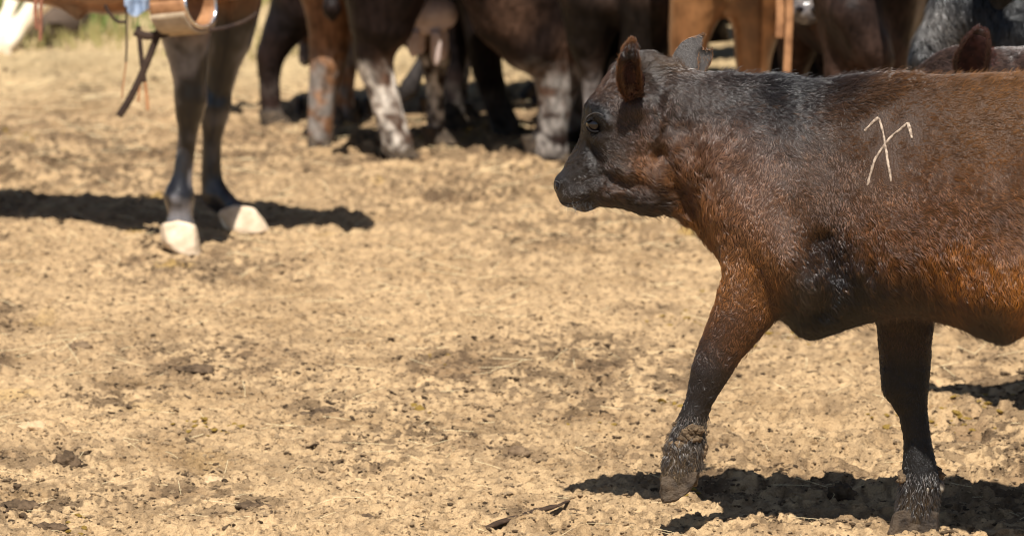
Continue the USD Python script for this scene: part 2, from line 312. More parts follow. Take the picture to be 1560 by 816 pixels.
def clod_shape(seed, sub=2, squash=.65, rough=.3):
    m = trimesh.creation.icosphere(sub, 1.0); v = m.vertices
    v = v * (1 + rough * 2 * (meshkit.fbm(v * 1.6 + seed * 7.1, 3, seed) - .5))[:, None] * [1, 1, squash]
    return trimesh.Trimesh(v, m.faces, process=False)
def scatter(name, protos, mat, pos, scl, label, cat, sink=.25):
    """Uncountable crumbs as one point instancer."""
    pi = UsdGeom.PointInstancer.Define(stage, path('/World', name)); pp = str(pi.GetPath())
    targets = []
    for k, (m, s) in enumerate(protos):
        q = part(pi.GetPrim(), 'piece', m, mat, s, world=False); targets.append(q.GetPath())
    pi.CreatePrototypesRel().SetTargets(targets)
    n = len(pos); pi.CreateProtoIndicesAttr(Vt.IntArray.FromNumpy(rng.integers(0, len(protos), n).astype(np.int32)))
    p = pos.copy(); p[:, 2] = ground_height(p[:, 0], p[:, 1]) + (scl[:, 2] if scl.ndim > 1 else scl) * (.5 - sink)
    pi.CreatePositionsAttr(Vt.Vec3fArray.FromNumpy(p.astype(np.float32)))
    s3 = scl if scl.ndim > 1 else np.repeat(scl[:, None], 3, 1)
    pi.CreateScalesAttr(Vt.Vec3fArray.FromNumpy(s3.astype(np.float32)))
    an = rng.uniform(0, 2 * np.pi, n); tl = rng.normal(0, .22, (n, 2))
    qs = [Gf.Quath(float(math.cos(a / 2)), float(t[0] * .5), float(t[1] * .5), float(math.sin(a / 2))) for a, t in zip(an, tl)]
    pi.CreateOrientationsAttr(Vt.QuathArray([q.GetNormalized() for q in qs]))
    meta(pi.GetPrim(), label, cat, None, 'stuff'); return pi
def field_points(n, y0, y1, clump=True, seed=0):
    """Points on the visible ground, denser where the ground is broken."""
    r = np.random.default_rng(seed); Y = np.sqrt(r.uniform(y0 ** 2, y1 ** 2, n * 4)); X = r.uniform(-.105, .105, n * 4) * Y
    w = .13 + .87 * broken(X, Y) if clump else np.ones(n * 4)
    k = np.nonzero(r.uniform(0, 1, n * 4) < w)[0][:n]
    return np.stack([X[k], Y[k], 0 * X[k]], -1)
PR = [(clod_shape(k, 1, .6, .45), False) for k in range(6)]
def sizes(n, lo, hi, seed, flat=.7):
    r = np.random.default_rng(seed); s = lo * (hi / lo) ** (r.beta(1.1, 3.2, n)); return np.stack([s * r.uniform(.8, 1.4, n), s * r.uniform(.8, 1.3, n), s * flat], -1)
def cluster(seed):
    r = np.random.default_rng(seed); ms = []
    for k in range(int(r.integers(3, 7))):
        m = clod_shape(seed * 10 + k, 1, r.uniform(.6, 1.), .6); m.vertices = m.vertices * r.uniform(.35, .8) + [r.normal(0, .8), r.normal(0, .8), r.uniform(-.1, .25)]; ms.append(m)
    return trimesh.util.concatenate(ms), False
CL = [cluster(k) for k in range(8)]; RO = [(clod_shape(k, 1, .9, .5), False) for k in range(6)]
BIT = CL + [(clod_shape(k, 1, .75, .75), False) for k in range(6)]
p = field_points(60000, 12.0, 20, False, 1); scatter('soil_crumbs', BIT, 'soil_clod', p, sizes(len(p), .0013, .0085, 1, .9), 'tan crumbs of dry soil strewn over the whole corral floor', 'soil crumbs', -.05)
p = field_points(9000, 12.0, 23, True, 2); scatter('dung_crumbs', BIT, 'dark_dung', p, sizes(len(p), .0016, .011, 2, .8), 'dark crumbs of trampled dung strewn over the corral floor', 'dung crumbs', .1)
p = field_points(22000, 12.0, 23, True, 3); scatter('brown_crumbs', BIT, 'brown_crumb', p, sizes(len(p), .0014, .012, 3, .8), 'mid brown crumbs of damp soil strewn over the corral floor', 'soil crumbs', .1)
# mustard coloured crumbs in small clusters
r_ = np.random.default_rng(11); cl = []
for px, py, n, s in ((298, 641, 22, .03), (355, 641, 9, .015), (25, 203, 40, .1), (1440, 622, 26, .05), (1350, 640, 14, .03), (1520, 640, 30, .08), (1190, 500, 30, .12), (720, 200, 30, .1), (640, 620, 8, .03), (680, 540, 7, .03), (860, 255, 20, .08), (1020, 478, 12, .05), (1060, 748, 5, .02), (110, 790, 8, .03), (960, 620, 8, .1), (1540, 600, 16, .1)):
    Y = groundY(py); c = P(px, py, Y); cl.append(c + np.stack([r_.normal(0, s, n), r_.normal(0, s * 2.2, n), np.zeros(n)], -1))
cl = np.vstack(cl); scatter('mustard_crumbs', PR, 'mustard_dung', cl, sizes(len(cl), .005, .018, 4), 'small mustard yellow crumbs of old dung in scattered clusters', 'dung crumbs')
# straw
st = []
for k in range(5):
    ln = .035 + .02 * k; c = smoothline([(-ln, 0, 0), (0, .004 * (k - 2), .003), (ln, .002 * k, .001 + .008 * (k % 2))], 6); st.append((tube(c, .0011, 5), True))
p = field_points(900, 12.0, 21, False, 5); s_ = np.random.default_rng(5).uniform(.4, 1.1, len(p)); pi = scatter('straw_bits', st, 'straw_stalk', p, s_, 'thin pale bits of straw lying scattered on the dirt', 'straw')
pp_ = np.array(pi.GetPositionsAttr().Get()); pp_[:, 2] = ground_height(pp_[:, 0], pp_[:, 1]) + .006; pi.GetPositionsAttr().Set(Vt.Vec3fArray.FromNumpy(pp_.astype(np.float32)))

def lone_clod(name, px, py, size, mat, label, cat, seed, squash=.6, rough=.4, ax=(1, 1), group=None):
    Y = groundY(py); c = P(px, py, Y); m = clod_shape(seed, 3, squash, rough)
    v = m.vertices * [size * ax[0], size * ax[1], size]; v = v + (trimesh.Trimesh(v, m.faces, process=False).vertex_normals * ((meshkit.fbm(v * 90, 3, seed) - .5) * size * .75)[:, None])
    z = float(ground_height(c[0], c[1])); t = solo(name, (v, m.faces), mat, label, cat, group)
    UsdGeom.Xformable(t).AddTranslateOp().Set((float(c[0]), float(c[1]), z + size * squash * .12)); return t
lone_clod('dung_clod', 103, 702, .032, 'dark_dung', 'dark round lump of dung standing out on bare dirt, lower left', 'dung', 51, .9, .45)
lone_clod('soil_slab', 328, 724, .034, 'soil_clod', 'flat pale slab of dry soil with a shaded underside, right of the dark round dung lump', 'clod', 52, .35, .3, (1, .9))
lone_clod('dung_clod', 28, 765, .035, 'dark_dung', 'ragged dark dung heap at the left edge near the bottom corner', 'dung', 53, .5, .6, (1.3, 1.3))
lone_clod('dung_clod', 76, 800, .028, 'dark_dung', 'low dark dung crumb pile lowest in the bottom left corner', 'dung', 54, .5, .6, (1.3, 1.2))
lone_clod('soil_clod', 790, 682, .025, 'brown_crumb', 'rounded brown clod of soil alone left of the raised hoof', 'clod', 55, .65, .4)
lone_clod('soil_clod', 120, 526, .030, 'brown_crumb', 'small brown clod with a dark shaded side, left of the middle dirt', 'clod', 56, .5, .4, (1.2, 1))
lone_clod('dung_clod', 495, 620, .034, 'dark_dung', 'flat brown-black cake of dung pressed into a hollow in the middle foreground', 'dung', 57, .3, .45, (1.5, 1.4))
lone_clod('dung_clod', 1280, 748, .028, 'dark_dung', 'dark clod in the edge of the calf shadow between its two forelegs', 'dung', 58, .8, .5, (1.2, 1))
lone_clod('dung_clod', 560, 782, .022, 'dark_dung', 'dark crumbly clod in the bottom foreground left of the bark piece', 'dung', 59, .7, .5, (1.4, 1))
lone_clod('soil_clod', 50, 650, .026, 'soil_clod', 'pale tan clod left of the dark round dung lump', 'clod', 60, .55, .4, (1.3, 1))
lone_clod('dung_clod', 300, 560, .03, 'dark_dung', 'broken dark crumbs of dung in the left middle ground', 'dung', 61, .35, .6, (1.6, 1.5))
lone_clod('dung_clod', 385, 770, .026, 'dark_dung', 'dark crumbly dung clod low in the foreground below the flat pale slab', 'dung', 62, .55, .6, (1.5, 1.2))
# a strip of bark
c = [P(x, y, groundY(y)) for x, y in ((724, 806), (775, 789), (815, 779), (850, 771), (866, 766))]
c = smoothline([q + [0, 0, -.006 + .012 * (k / 4)] for k, q in enumerate(c)], 20)
solo('bark_strip', mesh_noise(tube(c, .003 + .010 * np.sin(np.linspace(.1, 2.9, 20)), 10, ((0, 0, 1), .4)), 60, .005), 'bark_slab', 'long ragged strip of brown bark lying left of the raised foreleg', 'bark')

# ------------------------------------------------------------------ the calf in front
def calf_axis(x):                                             # distance of the spine: the rump stands a little nearer
    return PchipInterpolator([-.3, .1, .4, .62, .85, 1.1, 1.75], [12.44, 12.43, 12.40, 12.36, 12.29, 12.19, 11.92])(x)
def PC(pts):
    """Traced points of the side view, as points in the middle plane of the calf."""
    pts = np.asarray(pts, float); Y = np.full(len(pts), 12.35)
    for _ in range(3):
        w = P(pts[:, 0], pts[:, 1], Y); Y = calf_axis(w[:, 0])
    return P(pts[:, 0], pts[:, 1], Y)
TOP = PC([(843, 282), (847, 270), (857, 260), (863, 248), (872, 233), (880, 220), (885.5, 205), (887.5, 190), (889, 178), (893, 160), (903, 147), (913, 133), (923, 120), (937, 103), (950, 92), (965, 86), (985, 87), (1007, 95), (1022, 99), (1038, 105), (1077, 111.5), (1108, 112), (1144, 117), (1180, 117.5), (1201, 119.5), (1233, 126), (1258, 126), (1287, 121), (1323, 117), (1359, 116), (1431, 117), (1503, 115), (1560, 113), (1700, 112), (1800, 114), (1860, 124), (1905, 150), (1930, 200), (1940, 260)])
BOT = PC([(843, 282), (844.5, 288), (850, 298), (853, 306), (860, 312.5), (868, 314), (880, 319), (891, 322), (903, 318), (914, 313.5), (932, 313), (950, 316), (969, 322), (988, 326), (1005, 325.5), (1025, 327.5), (1040, 338), (1052, 344), (1067, 358), (1080, 374), (1093, 390), (1106, 415), (1130, 452), (1160, 474), (1199, 490), (1215, 507), (1234, 514), (1263, 508), (1290, 498), (1311, 492), (1335, 486), (1380, 482), (1420, 485), (1460, 495), (1493, 510), (1527, 520), (1546, 512), (1575, 500), (1650, 480), (1750, 460), (1820, 440), (1880, 400), (1920, 330), (1940, 260)])
def curve1(p): 
    x, k = np.unique(np.round(p[:, 0], 4), return_index=True); return PchipInterpolator(x, p[k, 2], extrapolate=True)
topz, botz = curve1(TOP), curve1(BOT)
gs = .004
bx = np.concatenate([np.arange(.07, .42, .0042), np.arange(.4215, 1.137, .0062), np.arange(1.141, 1.72, .012)])
bz = np.arange(.36, 1.09, .0048)
X2, Z2 = np.meshgrid(bx, bz, indexing='ij')
# signed distance to the outline, on a regular grid, for the head's rounding
rx_, rz_ = np.arange(.04, 1.78, .002), np.arange(.3, 1.12, .002); RX, RZ = np.meshgrid(rx_, rz_, indexing='ij')
ins = (RZ < topz(RX)) & (RZ > botz(RX)) & (RX > TOP[0, 0]) & (RX < TOP[-1, 0])
sd = (ndimage.distance_transform_edt(ins) - ndimage.distance_transform_edt(~ins)) * .002; sd = ndimage.gaussian_filter(sd, 1.2)
SD = ndimage.map_coordinates(sd, [(X2 - rx_[0]) / .002, (Z2 - rz_[0]) / .002], order=1, mode='nearest')
def px2(x, z):                                                # back to photo pixels
    return proj(np.stack([x, calf_axis(x), z], -1))
U2, V2 = px2(X2, Z2)
# half width of the head, from samples
hw = np.array([(848, 285, .040), (855, 300, .036), (870, 285, .054), (872, 305, .044), (890, 265, .046), (890, 300, .052), (893, 318, .03), (885, 225, .035), (893, 200, .055), (893, 165, .06), (905, 150, .074), (925, 125, .07), (950, 100, .055), (912, 190, .083), (915, 225, .070), (905, 245, .058), (915, 270, .055), (930, 215, .083), (935, 250, .078), (940, 285, .066), (940, 308, .05), (965, 300, .062), (965, 230, .083), (945, 170, .083), (965, 130, .076), (985, 180, .085), (990, 110, .066), (1000, 240, .088), (1010, 310, .062), (1020, 150, .08), (1030, 230, .092), (1040, 320, .06)])
def wmap(u, v, s, tab):
    q = tab[:, 2]; d = ((u[..., None] - tab[:, 0]) ** 2 + (v[..., None] - tab[:, 1]) ** 2) / s ** 2; e = np.exp(-.5 * (d - d.min(-1, keepdims=True))); return (e * q).sum(-1) / e.sum(-1)
T2 = np.zeros_like(X2); hm = U2 < 1100
WH = np.zeros_like(X2); WH[hm] = wmap(U2[hm], V2[hm], 15., hw)
R = np.where(U2 < 900, .040, .062)
t = np.clip(SD / np.clip(.036 + .028 * sstep(860, 960, U2), .02, .09), 0, 1)
TH = WH * np.sqrt(np.maximum(1 - (1 - t) ** 2.1, 0))
wx = PC([(980, 200), (1040, 200), (1100, 250), (1150, 280), (1210, 300), (1280, 300), (1400, 300), (1500, 300), (1600, 300), (1750, 300), (1850, 300), (1910, 300), (1940, 260)])[:, 0]
WT = PchipInterpolator(wx, [.088, .094, .112, .142, .165, .172, .2, .222, .228, .2, .165, .1, .02])(np.clip(X2, wx[0], wx[-1]))
tz, bzz = topz(X2), botz(X2); s = (2 * Z2 - tz - bzz) / np.maximum(tz - bzz, 1e-4)
neck = 1 - sstep(1040, 1200, U2)
se = s + .12 * (1 - s * s) * (1 - neck)                       # widest a little below the middle on the barrel
nn = 2.15 - .1 * neck
TT = WT * np.maximum(1 - np.abs(np.clip(se, -1, 1)) ** nn, 0) ** .5 * (1 - .3 * neck * sstep(0, .9, -s)) * (1 - .12 * sstep(.2, .95, s) * (1 - neck))
bl = sstep(985, 1075, U2)
T2 = TH * (1 - bl) + TT * bl
# muscles, hollows and folds as strokes on the side
def stroke(pts, amp, sig):
    p = np.asarray(pts, float)
    if len(p) == 1: d2 = (U2 - p[0, 0]) ** 2 + (V2 - p[0, 1]) ** 2
    else:
        d2 = None
        for a, b in zip(p[:-1], p[1:]):
            ab = b - a; tt = np.clip(((U2 - a[0]) * ab[0] + (V2 - a[1]) * ab[1]) / (ab @ ab), 0, 1)
            q = (U2 - a[0] - tt * ab[0]) ** 2 + (V2 - a[1] - tt * ab[1]) ** 2; d2 = q if d2 is None else np.minimum(d2, q)
    return amp * np.exp(-.5 * d2 / sig ** 2)
A = 0 * X2
for pts, amp, sig in (
    ([(906, 190)], -.016, 8), ([(894, 184), (901, 174), (914, 171), (922, 180)], .010, 5), ([(898, 203), (910, 207), (922, 199)], .004, 4),
    ([(890, 205), (897, 225), (905, 240)], -.008, 6), ([(906, 226), (920, 238)], -.008, 8), ([(917, 262), (935, 268), (950, 272)], -.008, 8), ([(912, 215), (930, 245), (955, 262)], .006, 7),
    ([(893, 240), (880, 262)], .005, 8), ([(855, 309), (870, 309), (888, 303), (900, 294)], -.006, 3.2), ([(852, 283)], -.011, 4.5), ([(846, 290)], -.006, 4), ([(866, 296), (884, 290)], .006, 9),
    ([(930, 290), (965, 296), (990, 290)], .006, 14), ([(905, 308), (930, 304)], -.004, 6), ([(968, 150)], .012, 14), ([(993, 130), (1002, 165), (995, 200)], .008, 9), ([(1012, 140), (1015, 185), (1000, 230)], -.006, 7),
    ([(975, 230), (972, 275), (960, 300)], -.004, 8), ([(1010, 230), (1035, 280), (1060, 330), (1085, 365)], -.012, 9), ([(1040, 190), (1065, 240)], -.006, 10), ([(1130, 190), (1098, 245), (1083, 300), (1082, 345)], .016, 16), ([(1075, 260), (1068, 310), (1078, 355)], -.012, 9),
    ([(1130, 330), (1160, 360)], .022, 38), ([(1105, 385), (1112, 365)], -.008, 7), ([(1200, 200), (1180, 290), (1165, 350)], .012, 36), ([(1190, 400), (1225, 420)], .026, 26), ([(1245, 350), (1257, 405), (1242, 460)], -.020, 14), ([(1250, 250), (1240, 310)], -.007, 22), ([(1275, 390), (1285, 430)], -.008, 20),
    ([(1330, 300), (1340, 400)], .010, 40), ([(1235, 340), (1255, 330)], .004, 6), ([(1290, 330), (1300, 390)], .007, 8), ([(1315, 330), (1322, 400)], -.004, 7), ([(1340, 330), (1350, 410)], .005, 8), ([(1480, 440), (1540, 445)], .016, 30), ([(1500, 480), (1555, 485)], -.012, 14), ([(1560, 330), (1620, 450)], -.014, 30)):
    A += stroke(pts, amp, sig)
for q in range(9):                                            # small rolls of loose skin over the ribs and shoulder
    u0 = 1305 + q * 29; A += stroke([(u0 + 6 * math.sin(q), 385 + 10 * math.cos(q * 2)), (u0 + 14, 425 + 9 * math.sin(q * 1.7))], .0055 * (.6 + .4 * math.cos(q * 1.3)), 6)
    A -= stroke([(u0 + 14 + 6 * math.sin(q), 385), (u0 + 27, 428)], .004, 5)
nz = meshkit.fbm(np.stack([X2 * 22, Z2 * 22, 0 * X2], -1), 3, 5) - .5
A += .006 * nz * sstep(960, 1040, U2)
A += .0035 * (meshkit.fbm(np.stack([X2 * 60, Z2 * 60, 0 * X2], -1), 3, 15) - .5) * (1 - sstep(960, 1040, U2))
inside = sstep(0, .03, SD)
T2 = np.where(SD > 0, np.maximum(T2, .004) + 1.55 * A * inside, SD)
T2 = ndimage.gaussian_filter(T2, .7)
gxm, gzm = np.gradient(T2, bx, axis=0), np.gradient(T2, bz, axis=1)
slope = np.sqrt(1 + np.minimum(gxm ** 2 + gzm ** 2, 6.))
def calf_solid():
    legs_lo = 0.0
    bzf = np.concatenate([np.arange(-.01, .36, .0055), bz]); by = np.arange(11.55, 12.75, .0065)
    F = np.full((len(bx), len(by), len(bzf)), .25, np.float32)
    k0 = len(bzf) - len(bz); ya = calf_axis(bx)
    F[:, :, k0:] = (np.abs(by[None, :, None] - ya[:, None, None]) - T2[:, None, :]) / slope[:, None, :]
    lat = (.1, 1, 0)
    def J(px, py, dy, r, w):
        q = PC([(px, py)])[0]; Y = calf_axis(q[0]) + dy; q = P(px, py, Y); return (q, r / 702 * 12.35 / Y * 1.0, w)
    global NEAR_LEG, FAR_LEG
    NEAR_LEG = [J(1165, 372, -.075, 68, .052), J(1160, 425, -.095, 60, .055), J(1125, 487, -.105, 43, .045), J(1099, 530, -.108, 34, .037), J(1082, 566, -.108, 29.5, .035), J(1065, 610, -.108, 20.5, .025), J(1053, 645, -.108, 21.5, .027), J(1044, 681, -.108, 29.5, .037), J(1038, 712, -.108, 29, .034), J(1033, 728, -.108, 26, .034)]
    FAR_LEG = [J(1370, 420, .07, 55, .07), J(1378, 490, .10, 43, .055), J(1379, 548, .105, 39.5, .044), J(1379, 584, .105, 37, .04), J(1391, 628, .105, 22.5, .026), J(1397, 666, .105, 21, .025), J(1400, 700, .105, 25, .031), J(1402, 738, .105, 31, .036), J(1398, 768, .105, 31, .036), J(1394, 795, .105, 30, .036)]
    HN = [J(1845, 250, -.11, 120, .08), J(1800, 380, -.12, 95, .07), J(1835, 480, -.12, 55, .045), J(1875, 560, -.12, 36, .035), J(1862, 640, -.12, 23, .026), J(1850, 740, -.12, 27, .032), J(1840, 815, -.12, 28, .034)]
    HF = [J(1800, 250, .10, 110, .08), J(1740, 380, .12, 90, .07), J(1720, 480, .12, 50, .045), J(1725, 560, .12, 36, .035), J(1700, 640, .12, 23, .026), J(1680, 735, .12, 27, .032), J(1668, 790, .12, 28, .034)]
    for c, k in ((NEAR_LEG, .03), (FAR_LEG, .035), (HN, .05), (HF, .05)): chain_field(F, bx, by, bzf, c, lat, k)
    v, f = nets(F, bx, by, bzf)
    m = trimesh.Trimesh(v, f, process=False)
    m = max(m.split(only_watertight=False), key=lambda q: len(q.faces))
    taubin(m, 4); return m, (HN, HF)
calf_mesh, (HN, HF) = calf_solid()
NEARY = NEAR_LEG[5][0][1]

def coat_shade_color(u, v, seed=0):
    """Coat colour by place on the calf, with shade and sheen painted in."""
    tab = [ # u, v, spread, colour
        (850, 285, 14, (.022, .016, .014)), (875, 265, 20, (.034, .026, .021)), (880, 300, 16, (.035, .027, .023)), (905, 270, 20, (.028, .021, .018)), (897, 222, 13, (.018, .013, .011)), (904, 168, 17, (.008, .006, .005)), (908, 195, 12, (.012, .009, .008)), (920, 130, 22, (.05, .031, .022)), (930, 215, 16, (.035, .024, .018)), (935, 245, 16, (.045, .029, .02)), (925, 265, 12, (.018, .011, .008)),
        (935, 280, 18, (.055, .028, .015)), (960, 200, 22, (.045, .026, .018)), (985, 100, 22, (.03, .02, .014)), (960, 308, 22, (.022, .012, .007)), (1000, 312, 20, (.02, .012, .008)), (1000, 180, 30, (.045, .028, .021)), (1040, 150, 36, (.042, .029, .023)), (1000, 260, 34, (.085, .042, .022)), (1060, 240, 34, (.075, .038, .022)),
        (1040, 310, 22, (.07, .03, .012)), (1075, 340, 26, (.10, .042, .016)), (1120, 140, 36, (.034, .026, .023)), (1200, 130, 44, (.011, .010, .011)), (1190, 190, 40, (.026, .020, .018)), (1290, 130, 34, (.02, .014, .012)), (1140, 250, 46, (.085, .052, .038)), (1130, 330, 46, (.095, .052, .033)),  # sheen of the shoulder painted as a lighter grey-brown
        (1120, 420, 40, (.10, .046, .020)), (1190, 380, 40, (.075, .037, .019)), (1228, 438, 22, (.035, .028, .024)), (1240, 270, 50, (.06, .032, .018)), (1280, 200, 40, (.048, .026, .015)), (1250, 385, 30, (.016, .009, .006)), (1380, 160, 60, (.06, .031, .016)), (1350, 230, 60, (.065, .031, .014)), (1400, 330, 70, (.075, .033, .014)),  # the fold behind the shoulder is darkened here as painted shade
        (1500, 180, 60, (.082, .043, .022)), (1530, 300, 60, (.082, .038, .017)), (1460, 420, 50, (.105, .044, .016)), (1550, 430, 50, (.12, .052, .02)), (1300, 462, 40, (.010, .007, .006)), (1240, 500, 30, (.006, .005, .005)), (1400, 468, 34, (.014, .008, .006)), (1500, 496, 36, (.010, .007, .005)), (1700, 300, 90, (.075, .035, .015)), (1850, 350, 90, (.06, .03, .014)),  # shade under brisket and belly painted as near-black hair
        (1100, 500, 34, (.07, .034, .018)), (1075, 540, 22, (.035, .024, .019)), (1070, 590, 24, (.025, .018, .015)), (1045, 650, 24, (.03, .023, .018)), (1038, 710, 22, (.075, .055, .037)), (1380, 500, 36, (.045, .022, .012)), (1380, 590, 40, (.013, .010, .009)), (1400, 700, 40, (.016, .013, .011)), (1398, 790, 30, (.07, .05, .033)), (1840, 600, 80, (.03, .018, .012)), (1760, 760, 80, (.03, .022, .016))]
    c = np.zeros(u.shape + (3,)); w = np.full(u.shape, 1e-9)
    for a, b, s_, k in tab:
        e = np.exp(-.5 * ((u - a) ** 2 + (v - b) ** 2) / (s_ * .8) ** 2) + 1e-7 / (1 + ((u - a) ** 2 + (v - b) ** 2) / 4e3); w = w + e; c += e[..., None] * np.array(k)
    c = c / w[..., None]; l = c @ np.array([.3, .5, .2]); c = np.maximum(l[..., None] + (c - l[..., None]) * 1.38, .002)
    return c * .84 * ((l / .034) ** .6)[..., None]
BRAND = [np.array(b, float) for b in ([(1317, 200), (1328, 188), (1338.6, 179)], [(1338.6, 179), (1344.6, 199), (1349, 223), (1353, 249), (1358, 277)], [(1321.5, 283), (1326, 265), (1332.6, 244), (1344.6, 225), (1360, 206), (1372, 197), (1382.5, 186.5)], [(1382.5, 186.5), (1386, 196), (1389, 211)])]
bp = np.vstack([smoothline(np.c_[b, 0 * b[:, 0]], 60)[:, :2] for b in BRAND]); btree = cKDTree(bp)

calf = thing('calf', 'brown and black calf walking left in the foreground, branded on its flank', 'calf', (float(NEAR_LEG[-1][0][0]) + .4, 12.3, 0))
mv = calf_mesh.vertices; mu, mw = proj(mv)
body_col = coat_shade_color(mu, mw)
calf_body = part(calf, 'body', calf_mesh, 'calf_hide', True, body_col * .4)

# the hair
def hair_on(m, n, mask, seed):
    r = np.random.default_rng(seed); tri = m.triangles; ar = m.area_faces * mask(m.triangles_center, m.face_normals)
    fi = np.searchsorted(np.cumsum(ar) / ar.sum(), r.uniform(0, 1, n)); fi = np.minimum(fi, len(ar) - 1)
    a, b = r.uniform(0, 1, (2, n)); sw = a + b > 1; a[sw], b[sw] = 1 - a[sw], 1 - b[sw]
    t = tri[fi]; p = t[:, 0] + a[:, None] * (t[:, 1] - t[:, 0]) + b[:, None] * (t[:, 2] - t[:, 0])
    vn = m.vertex_normals[m.faces[fi]]; w = np.stack([1 - a - b, a, b], -1); nrm = (vn * w[..., None]).sum(1); nrm /= np.linalg.norm(nrm, axis=1, keepdims=True)
    return p, nrm, r
FLOW = np.array([(850, 280, .3, 1), (880, 240, .7, -.5), (890, 210, .5, -.9), (875, 300, 1, .3), (910, 140, -.5, .9), (930, 110, -.6, .8), (905, 175, .2, -1), (930, 200, .6, .8), (935, 260, .8, .6), (950, 300, 1, .3), (980, 110, .6, -.7), (985, 180, .5, .9), (1000, 240, .7, .8), (1010, 310, .9, .5), (1030, 130, .7, .6), (1050, 200, .45, .9), (1060, 290, .6, .85), (1090, 140, .8, .6), (1090, 330, -.2, 1), (1100, 230, -.45, .9), (1130, 280, -.2, 1), (1180, 130, 1, .35), (1170, 200, .5, .85), (1180, 350, .1, 1), (1120, 430, -.1, 1), (1090, 520, -.35, .95), (1050, 640, -.3, .95), (1220, 420, .3, .95), (1260, 160, 1, .3), (1280, 280, .6, .8), (1350, 200, 1, .35), (1400, 320, .85, .5), (1300, 420, .4, .9), (1450, 440, .3, .95), (1500, 160, 1, .2), (1530, 320, .9, .4), (1540, 440, .1, 1), (1700, 300, .9, .4), (1850, 350, .2, 1), (1380, 550, 0, 1), (1400, 700, .1, 1), (1850, 700, 0, 1), (1700, 700, 0, 1)])
LEN = np.array([(850, 280, .004), (870, 300, .007), (890, 240, .009), (905, 190, .007), (915, 140, .011), (950, 95, .022), (985, 92, .03), (1010, 100, .026), (960, 200, .010), (935, 260, .011), (950, 310, .016), (1000, 200, .016), (1000, 280, .019), (1050, 150, .017), (1050, 240, .021), (1060, 320, .022), (1110, 140, .018), (1200, 125, .026), (1280, 125, .024), (1200, 200, .015), (1140, 300, .013), (1130, 400, .013), (1220, 420, .015), (1300, 250, .012), (1340, 230, .010), (1400, 300, .013), (1450, 420, .017), (1500, 180, .012), (1540, 430, .018), (1250, 500, .014), (1480, 500, .018), (1100, 500, .011), (1070, 580, .009), (1040, 690, .010), (1380, 550, .010), (1400, 700, .008), (1800, 300, .014)])
def near_mask(c, nrm):
    u, v = proj(c); y = c[:, 1] - calf_axis(c[:, 0])
    k = np.where((nrm[:, 1] < .35) | (nrm[:, 2] > .15), 1., .12)
    k = k * np.where(u > 1620, .2, 1) * np.where(u < 1000, 1.5, 1) * np.where((u < 848) & (v > 268) & (v < 296), .15, 1) * np.where(((u < 1085) & (v > 727) & (u > 985)) | ((u > 1340) & (u < 1460) & (v > 776)), .0, 1) * np.where(u < 930, 1.5, 1)
    return k
def grow(m, n, mask, seed, width=.00075, brand=True, curl=1.0):
    p, nr, r = hair_on(m, n, mask, seed); u, v = proj(p)
    if brand:
        d, _ = btree.query(np.stack([u, v], -1)); keep = d > r.uniform(-.6, 2.4, n); p, nr, u, v, d = p[keep], nr[keep], u[keep], v[keep], d[keep]
    else: d = np.full(len(p), 99.)
    n = len(p)
    fu = wmap(u, v, 26., FLOW[:, [0, 1, 2]]); fv = wmap(u, v, 26., FLOW[:, [0, 1, 3]]); ln = wmap(u, v, 16., LEN)
    # locks: hairs of one small patch lean the same way
    q1 = p * [85, 85, 60]; q2 = p * [200, 200, 150]; q3 = p * [28, 28, 22]
    neckness = sstep(975, 1010, u) * (1 - sstep(1090, 1190, u))
    ang = curl * ((meshkit.noise(q1, 3) - .5) * (1.3 + 1.6 * neckness) + (meshkit.noise(q2, 4) - .5) * 1.6 + (meshkit.noise(q3, 5) - .5) * .9) + r.normal(0, .22, n)
    ca, sa = np.cos(ang), np.sin(ang); fx, fz = fu * ca - fv * sa, fu * sa + fv * ca
    T = np.stack([fx, 0 * fx, -fz], -1); T -= nr * (T * nr).sum(1, keepdims=True); T /= np.linalg.norm(T, axis=1, keepdims=True) + 1e-6
    lift = .30 + .5 * (meshkit.noise(q2 + 9.3, 6) - .3) + r.normal(0, .1, n) + .5 * np.exp(-.5 * ((u - 985) / 34) ** 2 - .5 * ((v - 92) / 10) ** 2) + .35 * sstep(.75, 1, nr[:, 2]) * (u > 1100)
    lift = np.clip(lift, .06, 1.2)
    L = ln * r.uniform(.55, 1.15, n) * np.where(d < 12, .5, 1)
    d0 = T * np.cos(lift)[:, None] + nr * np.sin(lift)[:, None]
    d1 = T * np.cos(lift * .55)[:, None] + nr * np.sin(lift * .55)[:, None]
    d2 = T * np.cos(lift * .1)[:, None] + nr * np.sin(lift * .1)[:, None] + np.array([0, 0, -.12])
    a = p - nr * .0012; b = a + d0 * (L * .36)[:, None]; c = b + d1 * (L * .34)[:, None]; e = c + d2 * (L * .34)[:, None]
    w = width * r.uniform(.7, 1.35, n)
    return np.stack([a, b, c, e], 1), np.stack([w, w * .95, w * .7, w * .25], 1), u, v, d, r
NH = 210000
hp, hwid, u, v, d, r = grow(calf_mesh, NH, near_mask, 42)
hc = coat_shade_color(u, v)
vq = meshkit.noise(hp[:, 0] * [150, 150, 120], 8); vq2 = meshkit.noise(hp[:, 0] * [36, 36, 30], 9)
hc = hc * (.2 + .95 * vq + .65 * vq2)[:, None] * r.uniform(.6, 1.5, len(hc))[:, None]
fk = 1 - sstep(945, 985, u); hc = hc * (1 + fk * 1.1 * (meshkit.noise(hp[:, 0] * [120, 120, 260], 18) - .5))[:, None]
tipk = sstep(.62, .9, meshkit.noise(hp[:, 0] * [110, 110, 110], 12)) * (v < 480) * (u > 930)
hc = hc + (np.array([.17, .082, .034]) - hc) * (.42 * tipk * sstep(120, 190, v))[:, None]           # sun bleached ginger hairs
